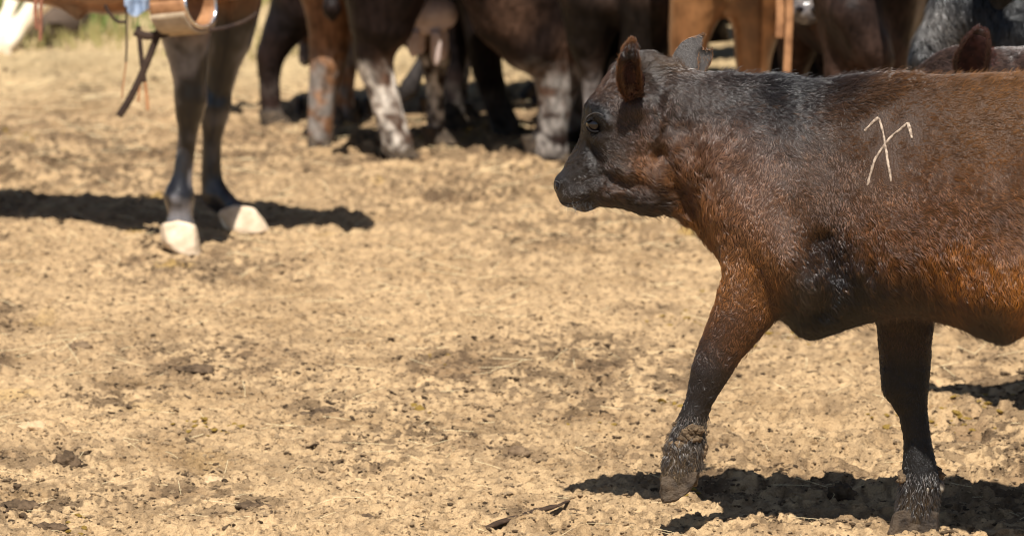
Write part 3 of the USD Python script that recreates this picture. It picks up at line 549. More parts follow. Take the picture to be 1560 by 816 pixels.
halo = np.exp(-.5 * (d / 6.5) ** 2) * r.uniform(.25, 1, len(d)) * (d < 20)
hc = hc + (np.array([.24, .18, .135]) - hc) * halo[:, None]
ging = np.exp(-.5 * ((u - 1015) / 26) ** 2 - .5 * ((v - 98) / 9) ** 2) * r.uniform(0, 1, len(d)); hc = hc + (np.array([.22, .13, .06]) - hc) * (.5 * ging)[:, None]
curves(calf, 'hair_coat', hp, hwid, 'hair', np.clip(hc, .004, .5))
# a scatter of stray hairs on the topline and under the belly
def edge_mask(c, nrm):
    u, v = proj(c); return (((nrm[:, 2] > .8) & (u > 1090) & (u < 1600)) * 1. + ((nrm[:, 2] < -.5) & (c[:, 2] > .4) & (u > 900) & (u < 1600)) * .8) 
ep, ew, eu, ev, ed, er = grow(calf_mesh, 5200, edge_mask, 43, .0006)
ep = ep[:, :1] + (ep - ep[:, :1]) * np.array([1.3, 1.0, 1.0]) + np.array([0, 0, 1.]) * (np.array([0, .004, .009, .013])[None, :, None] * np.where(ev < 300, 1, -1)[:, None, None] * er.uniform(.1, 1.2, len(ev))[:, None, None])
curves(calf, 'stray_hair', ep, ew, 'hair', np.clip(coat_shade_color(eu, ev) * er.uniform(.7, 2.6, len(eu))[:, None], .006, .3))

# brand
ray = cKDTree(np.stack(proj(mv), -1)[(mv[:, 1] < calf_axis(mv[:, 0]) - .05)])
nearv = mv[(mv[:, 1] < calf_axis(mv[:, 0]) - .05)]
def on_side(u, v, out=.0):
    """The point of the near side that the photograph shows at (u, v)."""
    dd, ii = ray.query([u, v], k=6); w = 1 / (dd + .3); y = (nearv[ii, 1] * w).sum() / w.sum(); return P(u, v, y - out)
scar = None
for k, b in enumerate(BRAND):
    c2 = smoothline(np.c_[b, 0 * b[:, 0]], 40)[:, :2]; c3 = np.array([on_side(a_, b_, .0016) for a_, b_ in c2]); c3[:, 1] = ndimage.gaussian_filter1d(c3[:, 1], 3)
    wdt = (.0034, .0029, .0027, .0034)[k] * (.65 + .7 * meshkit.noise(np.c_[c3 * 60], 3)) * np.r_[.5, .85, np.ones(36), .85, .5]
    q = mesh_noise(tube(c3, wdt, 10, ((0, 1, 0), .75)), 190, .0016, k)
    if scar is None: scar = part(calf, 'brand_mark', q, 'brand_scar', True, label='pale branded scar of two crossed strokes with barbed tops')
    else: part(scar, 'brand_stroke', q, 'brand_scar')

# eye
ec = on_side(907, 190, 0); ec = ec + [0, .0128, 0]
def ball(c, r, sq=(1, 1, 1), sub=3):
    m = trimesh.creation.icosphere(sub, 1.0); m.vertices = m.vertices * r * np.array(sq) + c; return m
eye = part(calf, 'eye', ball(ec, .0195), 'eye_ball')
for nm, th0, th1, oy, rr in (('upper_lid', 200, 345, -.0045, .0048), ('lower_lid', 20, 165, -.0035, .0038)):
    a_ = np.radians(np.linspace(th0, th1, 22)) if nm == 'lower_lid' else np.radians(np.linspace(th0, th1, 22))
    c = np.stack([ec[0] + .0192 * np.cos(a_), np.full(22, ec[1] - .0105 + oy * .5) - .004 * np.abs(np.sin(a_)), ec[2] - .0155 * np.sin(a_)], -1)
    part(eye, nm, tube(c, .8 * rr * (.55 + .45 * np.sin(np.linspace(.1, 3.04, 22))), 8), 'eyelid_skin')
bf = smoothline([on_side(a_, b_, .001) for a_, b_ in ((891, 190), (893, 181), (900, 174.5), (910, 172.5), (919, 177))], 20); part(eye, 'brow_fold', mesh_noise(tube(bf, .0026 * np.sin(np.linspace(.25, 2.9, 20)), 8), 90, .001), 'calf_hide', True, np.full((20 * 8 + 2, 3), (.022, .018, .015)))
lr = np.random.default_rng(3); la = np.radians(lr.uniform(205, 330, 46)); l0 = np.stack([ec[0] + .019 * np.cos(la), np.full(46, ec[1] - .014), ec[2] - .0145 * np.sin(la)], -1)
ld = np.stack([.5 * np.cos(la) - .15, np.full(46, -.8), -.2 - .3 * np.sin(la)], -1) * .016
curves(calf, 'eyelash', np.stack([l0, l0 + ld * .5, l0 + ld + [0, 0, -.004]], 1), np.full((46, 3), .0005) * [1, .8, .4], 'hair', np.full((46, 3), .012))
# nose pad and nostril rim
nc_ = on_side(849, 283, 0)
c = [on_side(846.5, 276, -.002), on_side(850.5, 277, .001), on_side(854, 281, .001), on_side(853.5, 286, .001), on_side(850, 290, .0)]
part(calf, 'nostril_rim', tube(smoothline(c, 20) + [-.002, .0018, 0], .0022, 8), 'nose_skin')
part(calf, 'nostril', ball(on_side(848.5, 283.5, -.004), .0075, (.6, .9, 1.25)), 'eye_ball')
mc = [on_side(854, 307.5, .0), on_side(864, 310.5, .0005), on_side(876, 309, .0005), on_side(888, 304, .0005), on_side(898, 297, .0)]
part(calf, 'mouth_line', tube(smoothline(mc, 20) + [0, .0012, 0], .0012 * np.sin(np.linspace(.5, 2.8, 20)), 6), 'eyelid_skin')
wr = np.random.default_rng(4); wp = np.array([on_side(a_, b_, .001) for a_, b_ in zip(wr.uniform(856, 902, 60), wr.uniform(306, 319, 60))]); wdv = np.stack([wr.normal(0, .4, 60), wr.uniform(-1, -.1, 60), wr.uniform(-1.2, -.4, 60)], -1) * .016
curves(calf, 'whisker', np.stack([wp, wp + wdv * .5, wp + wdv], 1), np.full((60, 3), .00045) * [1, .8, .3], 'hair', np.full((60, 3), .03))

# ears: cupped leaves
def ear_shell(line, width, cup_dir, cup, thick, n=22, m=13, notch=None):
    """A leaf along line (points), width at each; cup_dir is where the hollow faces."""
    c = smoothline(line, n); t = np.gradient(c, axis=0); t /= np.linalg.norm(t, axis=1, keepdims=True)
    cd = np.asarray(cup_dir, float); s_ = np.linspace(0, 1, n); w = PchipInterpolator(np.linspace(0, 1, len(width)), width)(s_); cu = PchipInterpolator(np.linspace(0, 1, len(cup)), cup)(s_)
    side = np.cross(t, cd); side /= np.linalg.norm(side, axis=1, keepdims=True); face = np.cross(side, t)
    q = np.linspace(-1, 1, m); th = q[None, :] * cu[:, None]
    R_ = w / np.maximum(np.sin(np.minimum(cu, 1.5)), .2)
    v = c[:, None] + side[:, None] * (np.sin(th) * R_[:, None])[..., None] + face[:, None] * ((1 - np.cos(th)) * R_[:, None])[..., None]
    fa = np.array([1, -1.])
    return v, side, face
def shell_mesh(v, thick):
    n, m, _ = v.shape; du = np.gradient(v, axis=0); dv = np.gradient(v, axis=1); nn = np.cross(du, dv); nn /= np.linalg.norm(nn, axis=2, keepdims=True) + 1e-9
    a, b = (v + nn * thick / 2).reshape(-1, 3), (v - nn * thick / 2).reshape(-1, 3); i, j = np.meshgrid(np.arange(n - 1), np.arange(m - 1), indexing='ij'); k = (i * m + j).ravel()
    q = np.stack([k, k + 1, k + m + 1, k + m], -1); rim = np.r_[np.arange(m), np.arange(1, n) * m + m - 1, (n - 1) * m + np.arange(m - 2, -1, -1), np.arange(n - 2, 0, -1) * m]; r2 = np.roll(rim, -1); N = n * m
    f = np.vstack([q[:, [0, 2, 1]], q[:, [0, 3, 2]], q[:, [0, 1, 2]] + N, q[:, [0, 2, 3]] + N, np.stack([rim, r2, r2 + N], -1), np.stack([rim, r2 + N, rim + N], -1)])
    m_ = trimesh.Trimesh(np.vstack([a, b]), f, process=False); m_.fix_normals(); return m_
def ear_hair(parent, m, n, colr, ln, seed, tip, width=.0007, mask=None, name='ear_hair', out=.45, curl=.5):
    p, nr, r = hair_on(m, n, mask or (lambda c, q: np.ones(len(c))), seed); T = (tip - p); T /= np.linalg.norm(T, axis=1, keepdims=True); T -= nr * (T * nr).sum(1, keepdims=True); T /= np.linalg.norm(T, axis=1, keepdims=True) + 1e-6
    dr = T + nr * out + r.normal(0, curl * .5, (n, 3)); dr /= np.linalg.norm(dr, axis=1, keepdims=True); L = ln * r.uniform(.4, 1.2, n)
    pts = np.stack([p, p + dr * (L * .5)[:, None], p + (dr + T * .5 + r.normal(0, .1, (n, 3))) * (L * .85)[:, None]], 1); w = width * r.uniform(.7, 1.3, n)
    curves(parent, name, pts, np.stack([w, w * .8, w * .3], 1), 'hair', np.clip(np.array(colr) * r.uniform(.35, 1.5, (n, 1)), .004, .5))
hy = calf_axis(.26)
e_line = [P(969, 150, hy - .070), P(959, 130, hy - .108), P(956.5, 103, hy - .152), P(958.5, 81, hy - .182), P(963, 63, hy - .198)]
ev1, es, ef = ear_shell(e_line, [.010, .0185, .0215, .0185, .005], (.12, -1, -.25), [1.35, 1.2, 1.0, .85, .6], .005)
em = shell_mesh(ev1, .006)
ear = part(calf, 'ear', mesh_noise(em, 60, .001), 'calf_hide', True, np.full((len(em.vertices), 3), (.02, .011, .007)), label='near ear with a dark hollow and ginger fringe')
ear_hair(calf, em, 1500, (.016, .008, .006), .012, 62, P(956, 92, hy - .2), .0007, lambda c, q: (q[:, 1] < -.2) * (.2 + (np.abs(c[:, 2] - em.bounds[1, 2] + .03) < .03)) * 1., name='inner_ear_hair', out=.5)
mid = ev1[:, 6:7]; hol = mid[2:17] + (ev1[2:17, 1:12] - mid[2:17]) * .86 + ef[2:17, None] * .0048
part(ear, 'ear_hollow', mesh_noise(shell_mesh(hol, .002), 80, .0012), 'ear_inside')
lc = np.vstack([ev1[:, 0], ev1[:, -1]]); rim_t = cKDTree(lc)
ear_hair(calf, em, 5200, (.12, .052, .022), .0105, 61, P(963, 50, hy - .20), .00075, lambda c, q: np.exp(-.5 * (rim_t.query(c)[0] / .0032) ** 2) + .2 * (q[:, 1] > .1) + .9 * (c[:, 2] > em.bounds[1, 2] - .022), out=.75, curl=.8)
rl = smoothline([P(975, 103, hy - .138), P(979, 120, hy - .118), P(977, 137, hy - .098), P(968, 150, hy - .083)], 16)
part(ear, 'ear_flap', mesh_noise(tube(rl, np.array([.002, .0045, .0055, .004])[np.minimum(np.arange(16) // 4, 3)], 8), 110, .003), 'ear_inside')
tuft = mesh_noise(ball(P(962, 138, hy - .105), .009, (1, .8, 1.4)), 50, .002)
ear_hair(calf, tuft, 420, (.10, .05, .03), .024, 63, P(956, 98, hy - .19), .0007)
# the far ear, its back lit, with a crop notch
from shapely.geometry import Polygon, Point
fo = Polygon([(1021, 102), (1023, 90), (1028, 78), (1037, 66), (1048, 58.5), (1060, 55.5), (1073, 51.5), (1071, 60), (1069, 72), (1068.5, 76), (1077, 76.5), (1086, 76), (1085, 88), (1081, 99), (1074, 111), (1060, 116), (1040, 113)])
fr_ = np.random.default_rng(8)
def leaf_mesh(poly, Yf, thick, step=2.2):
    x0, y0, x1, y1 = poly.bounds; ring = [poly.exterior.interpolate(s_).coords[0] for s_ in np.arange(0, poly.exterior.length, step)]
    g = [(a_, b_) for a_ in np.arange(x0, x1, step) for b_ in np.arange(y0, y1, step) if poly.buffer(-step * .6).contains(Point(a_, b_))]
    pts = np.array(ring + g); from scipy.spatial import Delaunay
    tri = Delaunay(pts).simplices; tri = np.array([q for q in tri if poly.buffer(.01).contains(Point(pts[q].mean(0)))]); nr_ = len(ring); N = len(pts)
    a_ = P(pts[:, 0], pts[:, 1], Yf(pts[:, 0], pts[:, 1])); b_ = P(pts[:, 0], pts[:, 1], Yf(pts[:, 0], pts[:, 1]) + thick); i_ = np.arange(nr_); j_ = (i_ + 1) % nr_
    m_ = trimesh.Trimesh(np.vstack([a_, b_]), np.vstack([tri, tri[:, ::-1] + N, np.stack([i_, j_, j_ + N], -1), np.stack([i_, j_ + N, i_ + N], -1)]), process=False); m_.fix_normals(); return m_
fy = lambda u_, v_: hy + .075 - .00030 * (v_ - 105) * 1. + .00001 * (u_ - 1048) ** 2 * 1.5 + .022 * sstep(1060, 1068, u_) * sstep(70, 84, v_) * .4
fm = leaf_mesh(fo, fy, .005)
fcol = np.array([.05, .045, .042]) + (np.array([.09, .05, .028]) - np.array([.05, .045, .042])) * (sstep(1060, 1084, proj(fm.vertices)[0]))[:, None]
ear2 = part(calf, 'ear', fm, 'calf_hide', 40, None, label='far ear seen from its grey back, with a notch cut into it')
UsdGeom.PrimvarsAPI(UsdGeom.Mesh(ear2)).CreatePrimvar('coat', Sdf.ValueTypeNames.Color3fArray, 'constant').Set([Gf.Vec3f(.055, .047, .042)])
tip = P(1080, 45, hy + .09)
ear_hair(calf, fm, 3800, (.10, .088, .08), .006, 71, tip, .0007, lambda c, q: (q[:, 1] < -.2) * (proj(c)[0] < 1070) * 1. + .02, out=.15, curl=.25)
ear_hair(calf, fm, 1500, (.17, .085, .04), .008, 72, tip, .0007, lambda c, q: ((np.abs(q[:, 1]) < .6) * 2. + (proj(c)[0] > 1058) * (proj(c)[1] > 84) * .3), out=.3)
tf = ball(P(1000, 103, hy), .03, (2.0, 1.2, .35))
ear_hair(calf, mesh_noise(tf, 30, .003), 1500, (.06, .036, .022), .02, 73, P(1010, 40, hy), .0007, lambda c, q: (q[:, 2] > 0) * 1., name='poll_tuft', out=.8, curl=.8)

# hooves, dewclaws and dried mud
def hull(pts, r):
    return trimesh.util.concatenate([trimesh.creation.icosphere(1, r_).apply_translation(p_) for p_, r_ in zip(pts, r)]).convex_hull
def cloven(parent, base, toe, up, lat, ln, wd, ht, mat):
    """Two claws: base is the middle of the sole under the heel, toe its direction, up the way up the leg."""
    toe, up, lat = [np.asarray(q, float) / np.linalg.norm(q) for q in (toe, up, lat)]
    for s_ in (-1, 1):
        o = base + lat * s_ * wd * .26; w = wd * .22
        pts = [o, o + toe * ln * .55 + lat * s_ * w * .2, o + toe * ln + lat * -s_ * w * .5, o + up * ht, o + toe * ln * .45 + up * ht * 1.05, o + toe * ln * .75 + up * ht * .5]
        h = hull([p_ + up * .008 for p_ in pts], [w, w, w * .55, w * .9, w * .9, w * .6]); h = h.subdivide(); part(parent, 'hoof', mesh_noise(h, 60, .0025, s_ + 2), mat)
nq, fq = NEAR_LEG[-1][0], FAR_LEG[-1][0]
tdir = np.array([-.55, 0, -.83]); 
def claw(top, bot, Y, thick, seed):
    pts = []
    for (a_, b_), w in zip(top + bot, [.8] * len(top) + [1.0] * len(bot)):
        for s_ in np.linspace(-1, 1, 5): pts.append(P(a_, b_, Y + s_ * thick * w * (1 - .25 * s_ * s_)))
    pts = np.array(pts); c = pts.mean(0); d = (pts[:, 1] - Y) / thick; pts[:, 0] = c[0] + (pts[:, 0] - c[0]) * np.sqrt(np.maximum(1 - .45 * d * d, 0)); h = taubin(trimesh.convex.convex_hull(pts).subdivide().subdivide().subdivide(), 6, .5, .4)
    return part(calf, 'hoof', mesh_noise(mesh_noise(h, 45, .004, seed), 160, .0022, seed + 1), 'hoof_horn', 50)
for s_ in (-1, 1):
    claw([(1008, 728), (1036, 718), (1066, 718)], [(1006, 758), (1010, 765), (1027, 763), (1050, 749), (1063, 733)] if s_ < 0 else [(1004, 752), (1008, 760), (1027, 758), (1050, 745), (1062, 731)], nq[1] + s_ * .021, .0195, s_ + 4)
    claw([(1362, 780), (1394, 772), (1430, 780)], [(1352, 812), (1356, 822), (1376, 826), (1412, 826), (1431, 818)], fq[1] + s_ * .022, .021, s_ + 8)
for q in (HN, HF): cloven(calf, np.array([q[-1][0][0] + .012, q[-1][0][1], .004]), (-1, 0, 0), (0, 0, 1), (0, 1, 0), .055, .066, .036, 'hoof_horn')
for (a_, b_, yy_, rr) in ((1053, 691, nq[1] - .026, .0095), (1069, 694, nq[1] + .01, .009), (1411, 746, fq[1] - .03, .0105), (1433, 741, fq[1] - .005, .011)):
    part(calf, 'dewclaw', mesh_noise(ball(P(a_, b_, yy_), rr, (.8, .9, 1.25)), 120, .002), 'dewclaw_horn')
def muddy(leg, name, z0, z1, seed, n, amp, mat='dry_mud', side=(0, -1, 0)):
    """Clots of dried mud stuck to the lower leg, and ragged tufts of caked hair."""
    r = np.random.default_rng(seed); js = [np.array(q[0]) for q in leg]; ws = [q[2] for q in leg]; ms = []
    L = smoothline(js, 60); W = np.interp(np.linspace(0, 1, 60), np.linspace(0, 1, len(ws)), ws); Rr = np.interp(np.linspace(0, 1, 60), np.linspace(0, 1, len(ws)), [q[1] for q in leg])
    ok = np.nonzero((L[:, 2] > z0) & (L[:, 2] < z1))[0]
    for q in range(n):
        k = r.choice(ok); a_ = r.uniform(0, 2 * np.pi); c = L[k] + np.array([np.cos(a_) * Rr[k] * .93, np.sin(a_) * W[k] * .9, r.normal(0, .004)])
        if meshkit.noise((c * [38, 38, 26])[None], seed)[0] < .5 + .25 * (c[2] - z0) / (z1 - z0): continue
        m = clod_shape(int(r.integers(0, 999)), 2, 1, .9); s_ = amp * r.uniform(.5, 1.35); m.vertices = m.vertices * s_ * [1.1, .6, 1.0] + c; ms.append(m)
    return part(calf, name, trimesh.util.concatenate(ms), mat, 50, kind='stuff')
muddy(NEAR_LEG, 'caked_mud', .11, .262, 81, 330, .0085); muddy(NEAR_LEG, 'caked_mud', .225, .30, 82, 12, .0045)
muddy(FAR_LEG, 'caked_mud', .02, .13, 83, 260, .0085); muddy(FAR_LEG, 'caked_mud', .07, .14, 84, 24, .005)
def leg_tufts(leg, z0, z1, n, colr, seed):
    def mk(c, q):
        l0 = np.array(leg[-1][0]); return ((c[:, 2] > z0) & (c[:, 2] < z1) & (np.abs(c[:, 0] - l0[0]) < .12) & (np.abs(c[:, 1] - l0[1]) < .08)) * 1.
    p, nr, r = hair_on(calf_mesh, n, mk, seed); lock = meshkit.noise(p * 130, 3); T = np.stack([(lock - .5) * 2.2, 0 * lock, -np.ones(n)], -1); T -= nr * (T * nr).sum(1, keepdims=True)
    dr = T + nr * (.15 + .9 * meshkit.noise(p * 160 + 5, 4))[:, None]; dr /= np.linalg.norm(dr, axis=1, keepdims=True); L = r.uniform(.006, .016, n)[:, None]
    pts = np.stack([p, p + dr * L * .5, p + (dr + [0, 0, -.25]) * L], 1); w = r.uniform(.0007, .0013, n)
    curves(calf, 'caked_hair', pts, np.stack([w, w, w * .5], 1), 'hair', np.clip(np.array(colr) * r.uniform(.3, 1.5, (n, 1)) * (.4 + 1.2 * meshkit.noise(p * 70, 6))[:, None], .006, .4))
leg_tufts(NEAR_LEG, .15, .27, 1000, (.06, .044, .03), 91); leg_tufts(FAR_LEG, .03, .13, 900, (.035, .027, .021), 92)
tl = smoothline([PC([(1925, 165)])[0] + [.01, 0, 0], PC([(1955, 240)])[0] + [.02, 0, 0], PC([(1960, 400)])[0] + [.02, 0, 0], PC([(1955, 560)])[0]], 20)
part(calf, 'tail', tube(tl, np.linspace(.022, .016, 20), 10), 'calf_hide', True, np.full((202, 3), (.03, .016, .01)))

# ------------------------------------------------------------------ cattle and horses behind
def horn_hoof(parent, o, fwd, w, mat='hoof_horn', lift=0., n=1, tall=.06, tilt=0.):
    """A hoof whose sole rests at o: cloven when n is 2."""
    f = np.array([fwd[0], fwd[1], 0.]); f /= np.linalg.norm(f); l = np.array([-f[1], f[0], 0]); u = np.array([0, 0, 1.])
    fd = f * math.cos(tilt) - u * math.sin(tilt); ud = u * math.cos(tilt) + f * math.sin(tilt)
    for k in range(n):
        off = (k - .5) * w * .95 * l if n == 2 else 0 * l; ww = w * (.5 if n == 2 else 1)
        ring = [(np.cos(a) * w * 1.15 + w * .35, np.sin(a) * ww) for a in np.linspace(0, 2 * np.pi, 14)[:-1]]; top = [(np.cos(a) * w * .85 - w * .25, np.sin(a) * ww * .8) for a in np.linspace(0, 2 * np.pi, 14)[:-1]]
        pts = [o + off + fd * a + l * b + u * lift for a, b in ring] + [o + off + fd * a + l * b + ud * tall + u * lift for a, b in top]
        h = trimesh.convex.convex_hull(np.array(pts)).subdivide().subdivide(); part(parent, 'hoof', mesh_noise(h, 30, .004, k), mat, 50)
def hide_color(v, base, alt, mud=None, mudz=(0, .3), seed=0, belly=None, mud2=None):
    n = sstep(.35, .65, meshkit.fbm(v * [5, 5, 4], 3, seed)); c = np.array(base) + (np.array(alt) - np.array(base)) * n[:, None]
    if belly is not None: c = c + (np.array(belly) - c) * (1 - sstep(.6, .85, v[:, 2]))[:, None] * (v[:, 2] > .35)[:, None]
    if mud is not None:
        k = (1 - sstep(mudz[0], mudz[1], v[:, 2] + .12 * (meshkit.fbm(v * 14, 3, seed + 3) - .5))) * sstep(.36, .6, meshkit.fbm(v * [34, 34, 26], 3, seed + 7)); mc_ = np.array(mud) if mud2 is None else np.where((v[:, 0] > mud2[0])[:, None], np.array(mud2[1]), np.array(mud)); c = c + (mc_ - c) * k[:, None]
    return c
def leg_px(pts, Y, sc=1.):
    """A leg from places in the photograph: (px, py, half width in px[, Y])."""
    out = []
    for q in pts:
        y = q[3] if len(q) > 3 else Y; out.append((P(q[0], q[1], y), q[2] * y / FPX * sc, q[2] * y / FPX * sc))
    return out
def bovine(name, label, cx, cy, heading, s, legs={}, base=(.02, .013, .01), alt=(.05, .028, .018), mud=(.2, .16, .12), mudz=(.05, .3), head='level', seed=0, udder=None, group=None, mat='cattle_hide', res=.018, belly=None, tailpx=None, mud2=None, bodyz=0., body_w=1., extra=(), hoofmat='hoof_horn', neck=True):
    a = math.radians(heading); h = np.array([math.cos(a), math.sin(a), 0]); L = np.array([-h[1], h[0], 0]); o = np.array([cx, cy, 0.])
    q = lambda f, l, z: o + h * f * s + L * l * s + np.array([0, 0, z * s + bodyz])
    R = lambda p, r, w=None: (p, r * s, (w or r) * s)
    bw = body_w
    ch = [[R(q(.66, 0, .93), .17, .13 * bw), R(q(.5, 0, .93), .28, .20 * bw), R(q(.2, 0, .90), .33, .25 * bw), R(q(-.15, 0, .90), .34, .28 * bw), R(q(-.45, 0, .95), .30, .25 * bw), R(q(-.66, 0, .98), .22, .19 * bw)]]
    if neck:
        hd = {'level': ((.92, 1.12, .15), (1.12, 1.18, .115), (1.4, .98, .07)), 'down': ((.9, .9, .15), (1.08, .78, .115), (1.26, .52, .072)), 'up': ((.85, 1.2, .15), (1.0, 1.35, .11), (1.27, 1.2, .07))}[head]
        ch += [[R(q(.5, 0, 1.0), .24, .15), R(q(hd[0][0], 0, hd[0][1]), hd[0][2], .1), R(q(hd[1][0], 0, hd[1][1]), hd[1][2], .095), R(q(hd[2][0], 0, hd[2][1]), hd[2][2], .06)]]
    dl = {'fl': (.48, .15), 'fr': (.48, -.15), 'hl': (-.5, .16), 'hr': (-.5, -.16)}; ends = {}
    for key, (f, l) in dl.items():
        if key in legs:
            lg = legs[key]
            if lg is None: continue
            ch.append(lg); ends[key] = lg[-1][0]; continue
        if key[0] == 'f': lg = [R(q(f, l, .8), .14, .1), R(q(f + .02, l, .55), .085, .07), R(q(f + .03, l, .37), .055), R(q(f + .03, l, .14), .04), R(q(f + .05, l, .05), .05)]
        else: lg = [R(q(f, l, .85), .2, .11), R(q(f + .09, l, .62), .12, .08), R(q(f - .1, l, .46), .062, .055), R(q(f - .05, l, .14), .042), R(q(f - .02, l, .05), .05)]
        ch.append(lg); ends[key] = lg[-1][0]
    ch += list(extra)
    m = solid(ch, L, res, .05, smooth_it=5, bump=(7, .008))
    t = thing(name, label, 'horse' if 'horse' in name else ('calf' if 'calf' in name else 'cow'), (cx, cy, 0), group)
    v = np.array(m.vertices); part(t, 'body', m, mat, True, hide_color(v, base, alt, mud, mudz, seed, belly, mud2))
    for key, e in ends.items():
        g = float(ground_height(e[0], e[1])); horn_hoof(t, np.array([e[0], e[1], g]), h, .062 * s / .85, hoofmat, 0, 2, .055)
    if neck:
        for l in (-1, 1):
            hc2 = q(hd[1][0] - .04, 0, hd[1][1] + .05); em_ = shell_mesh(ear_shell([hc2 + L * l * .07 * s, hc2 + L * l * .15 * s + [0, 0, .01], hc2 + L * l * .23 * s], [.02 * s, .05 * s, .012 * s], tuple(h * .8 + [0, 0, -.3]), [1.2, .9, .6], .01)[0], .012)
            part(t, 'ear', em_, mat, True, np.full((len(em_.vertices), 3), base))
    if tailpx is None:
        c = smoothline([q(-.78, 0, 1.15), q(-.88, 0, .95), q(-.87, 0, .6), q(-.85, 0, .42)], 16)
    else: c = smoothline([P(*w) for w in tailpx], 16)
    r_t = np.r_[np.full(9, .022), np.linspace(.022, .05, 5), .04, .01] * s
    tm = mesh_noise(tube(c, r_t, 9), 30, .008); part(t, 'tail', tm, mat, True, np.full((len(tm.vertices), 3), base))
    if udder is not None:
        u = P(*udder); b = mesh_noise(ball(u + [0, 0, .05], .085, (1.1, .8, .8)), 12, .006); ud = part(t, 'udder', b, 'udder_skin')
        for dx, dy, dz in ((-.05, -.05, 0), (.02, -.05, -.03), (-.03, .04, 0), (.04, .04, -.02)):
            part(ud, 'teat', tube(smoothline([u + [dx, dy, .0], u + [dx * 1.1, dy, -.05 + dz], u + [dx * 1.1, dy, -.085 + dz]], 8), [.019, .02, .02, .02, .019, .018, .015, .008], 8), 'udder_skin')
    return t
GR = 'cattle standing behind'
YB = groundY(247)
XW = lambda px, Y: float(P(px, 300, Y)[0])
# brown cow with one leg plastered in dried mud
Yb, Yb2 = groundY(243), groundY(232)
bovine('cow', 'dark brown cow whose near hind leg is plastered white with dried mud, udder showing', XW(700, Yb + .15), Yb + .14, 0, .66, {
    'hr': leg_px([(590, -40, 75), (582, 30, 52), (572, 70, 35), (570, 95, 29), (583, 140, 24), (597, 190, 23), (606, 222, 25)], Yb),
    'hl': leg_px([(600, -30, 60), (640, 40, 40), (664, 80, 24), (662, 130, 15), (664, 208, 16)], Yb + .32),
    'fr': leg_px([(800, 0, 70), (822, 60, 48), (838, 112, 26), (841, 165, 20), (843, 205, 21), (845, 232, 23)], Yb),
    'fl': leg_px([(880, 20, 50), (876, 90, 32), (858, 150, 19), (835, 200, 17), (818, 236, 18)], groundY(242))},
    base=(.010, .006, .005), alt=(.062, .034, .022), mud=(.50, .44, .37), mudz=(.26, .36), mud2=(XW(720, Yb), (.19, .165, .145)), seed=2, udder=(655, 45, Yb + .18), bodyz=.17, tailpx=((545, -60, Yb + .1), (520, -20, Yb), (505, 8, Yb - .12), (506, 34, Yb - .12)), group=None, neck=True, head='up', extra=[leg_px([(760, -60, 80), (770, 20, 55), (800, 60, 45)], Yb - .02)])
Yc1 = groundY(190)
bovine('cow', 'black cow standing left of the others, its dark hind leg bent at the hock', XW(590, Yc1), Yc1 + .1, 0, .66, {
    'hr': leg_px([(480, -60, 70), (462, 0, 50), (432, 45, 32), (412, 82, 23), (410, 120, 17), (412, 160, 17), (416, 180, 19)], Yc1),
    'hl': leg_px([(520, -40, 60), (525, 40, 30), (522, 90, 19), (520, 130, 16), (521, 178, 16)], groundY(186)),
    'fr': leg_px([(700, -30, 60), (694, 40, 36), (688, 90, 24), (686, 140, 19), (690, 188, 20)], groundY(197)),
    'fl': leg_px([(745, -30, 60), (738, 40, 34), (740, 90, 25), (752, 145, 21), (772, 196, 22)], groundY(205))},
    base=(.007, .005, .005), alt=(.022, .012, .009), mud=(.06, .05, .042), mudz=(.03, .2), seed=4, bodyz=.14, head='level')
Yc2 = groundY(222)
bovine('cow', 'tan brown cow turned towards the camera with grey muddy shanks', XW(500, Yc2), Yc2 + .62, -88, .62, {
    'fr': leg_px([(490, -60, 50), (500, 0, 42), (500, 55, 31), (500, 92, 29), (493, 135, 22), (489, 180, 20), (487, 212, 21)], Yc2),
    'fl': leg_px([(520, -40, 40), (528, 30, 26), (528, 90, 18), (526, 140, 14), (527, 180, 15)], groundY(188))},
    base=(.10, .048, .024), alt=(.19, .095, .048), mud=(.17, .145, .125), mudz=(.26, .36), seed=6, bodyz=.16, head='up', body_w=.7)
Yk = groundY(170)
bovine('cow', 'grey legged cow farthest back, seen between the legs of the nearer cows', XW(700, Yk + .1), Yk + .1, 8, .7, {
    'hr': leg_px([(655, -40, 60), (658, 40, 30), (661, 100, 11), (660, 160, 10)], Yk), 'hl': None,
    'fr': leg_px([(720, -40, 50), (712, 40, 25), (706, 95, 10), (703, 178, 10)], Yk - .12),
    'fl': leg_px([(760, -40, 50), (758, 40, 25), (757, 80, 10), (756, 145, 10)], Yk + .22)},
    base=(.03, .025, .023), alt=(.06, .05, .045), mud=(.4, .36, .34), mudz=(.3, .45), seed=8, bodyz=.12, tailpx=((668, -30, Yk - .3), (660, 40, Yk - .3), (640, 98, Yk - .35), (612, 156, Yk - .35)))
Ye = 18.1
bovine('cow', 'black cow standing behind the head of the branded calf', XW(950, Ye), Ye + .75, 92, .80, {
    'hl': leg_px([(905, 0, 60), (897, 60, 34), (900, 110, 18), (902, 160, 14), (902, 250, 16)], Ye + .1), 'hr': leg_px([(1000, 0, 60), (985, 60, 40), (962, 130, 22), (958, 200, 18), (958, 262, 18)], Ye)},
    base=(.007, .005, .004), alt=(.03, .018, .013), mud=(.16, .14, .13), mudz=(.25, .4), seed=10, bodyz=.02)
Yh = 16.9
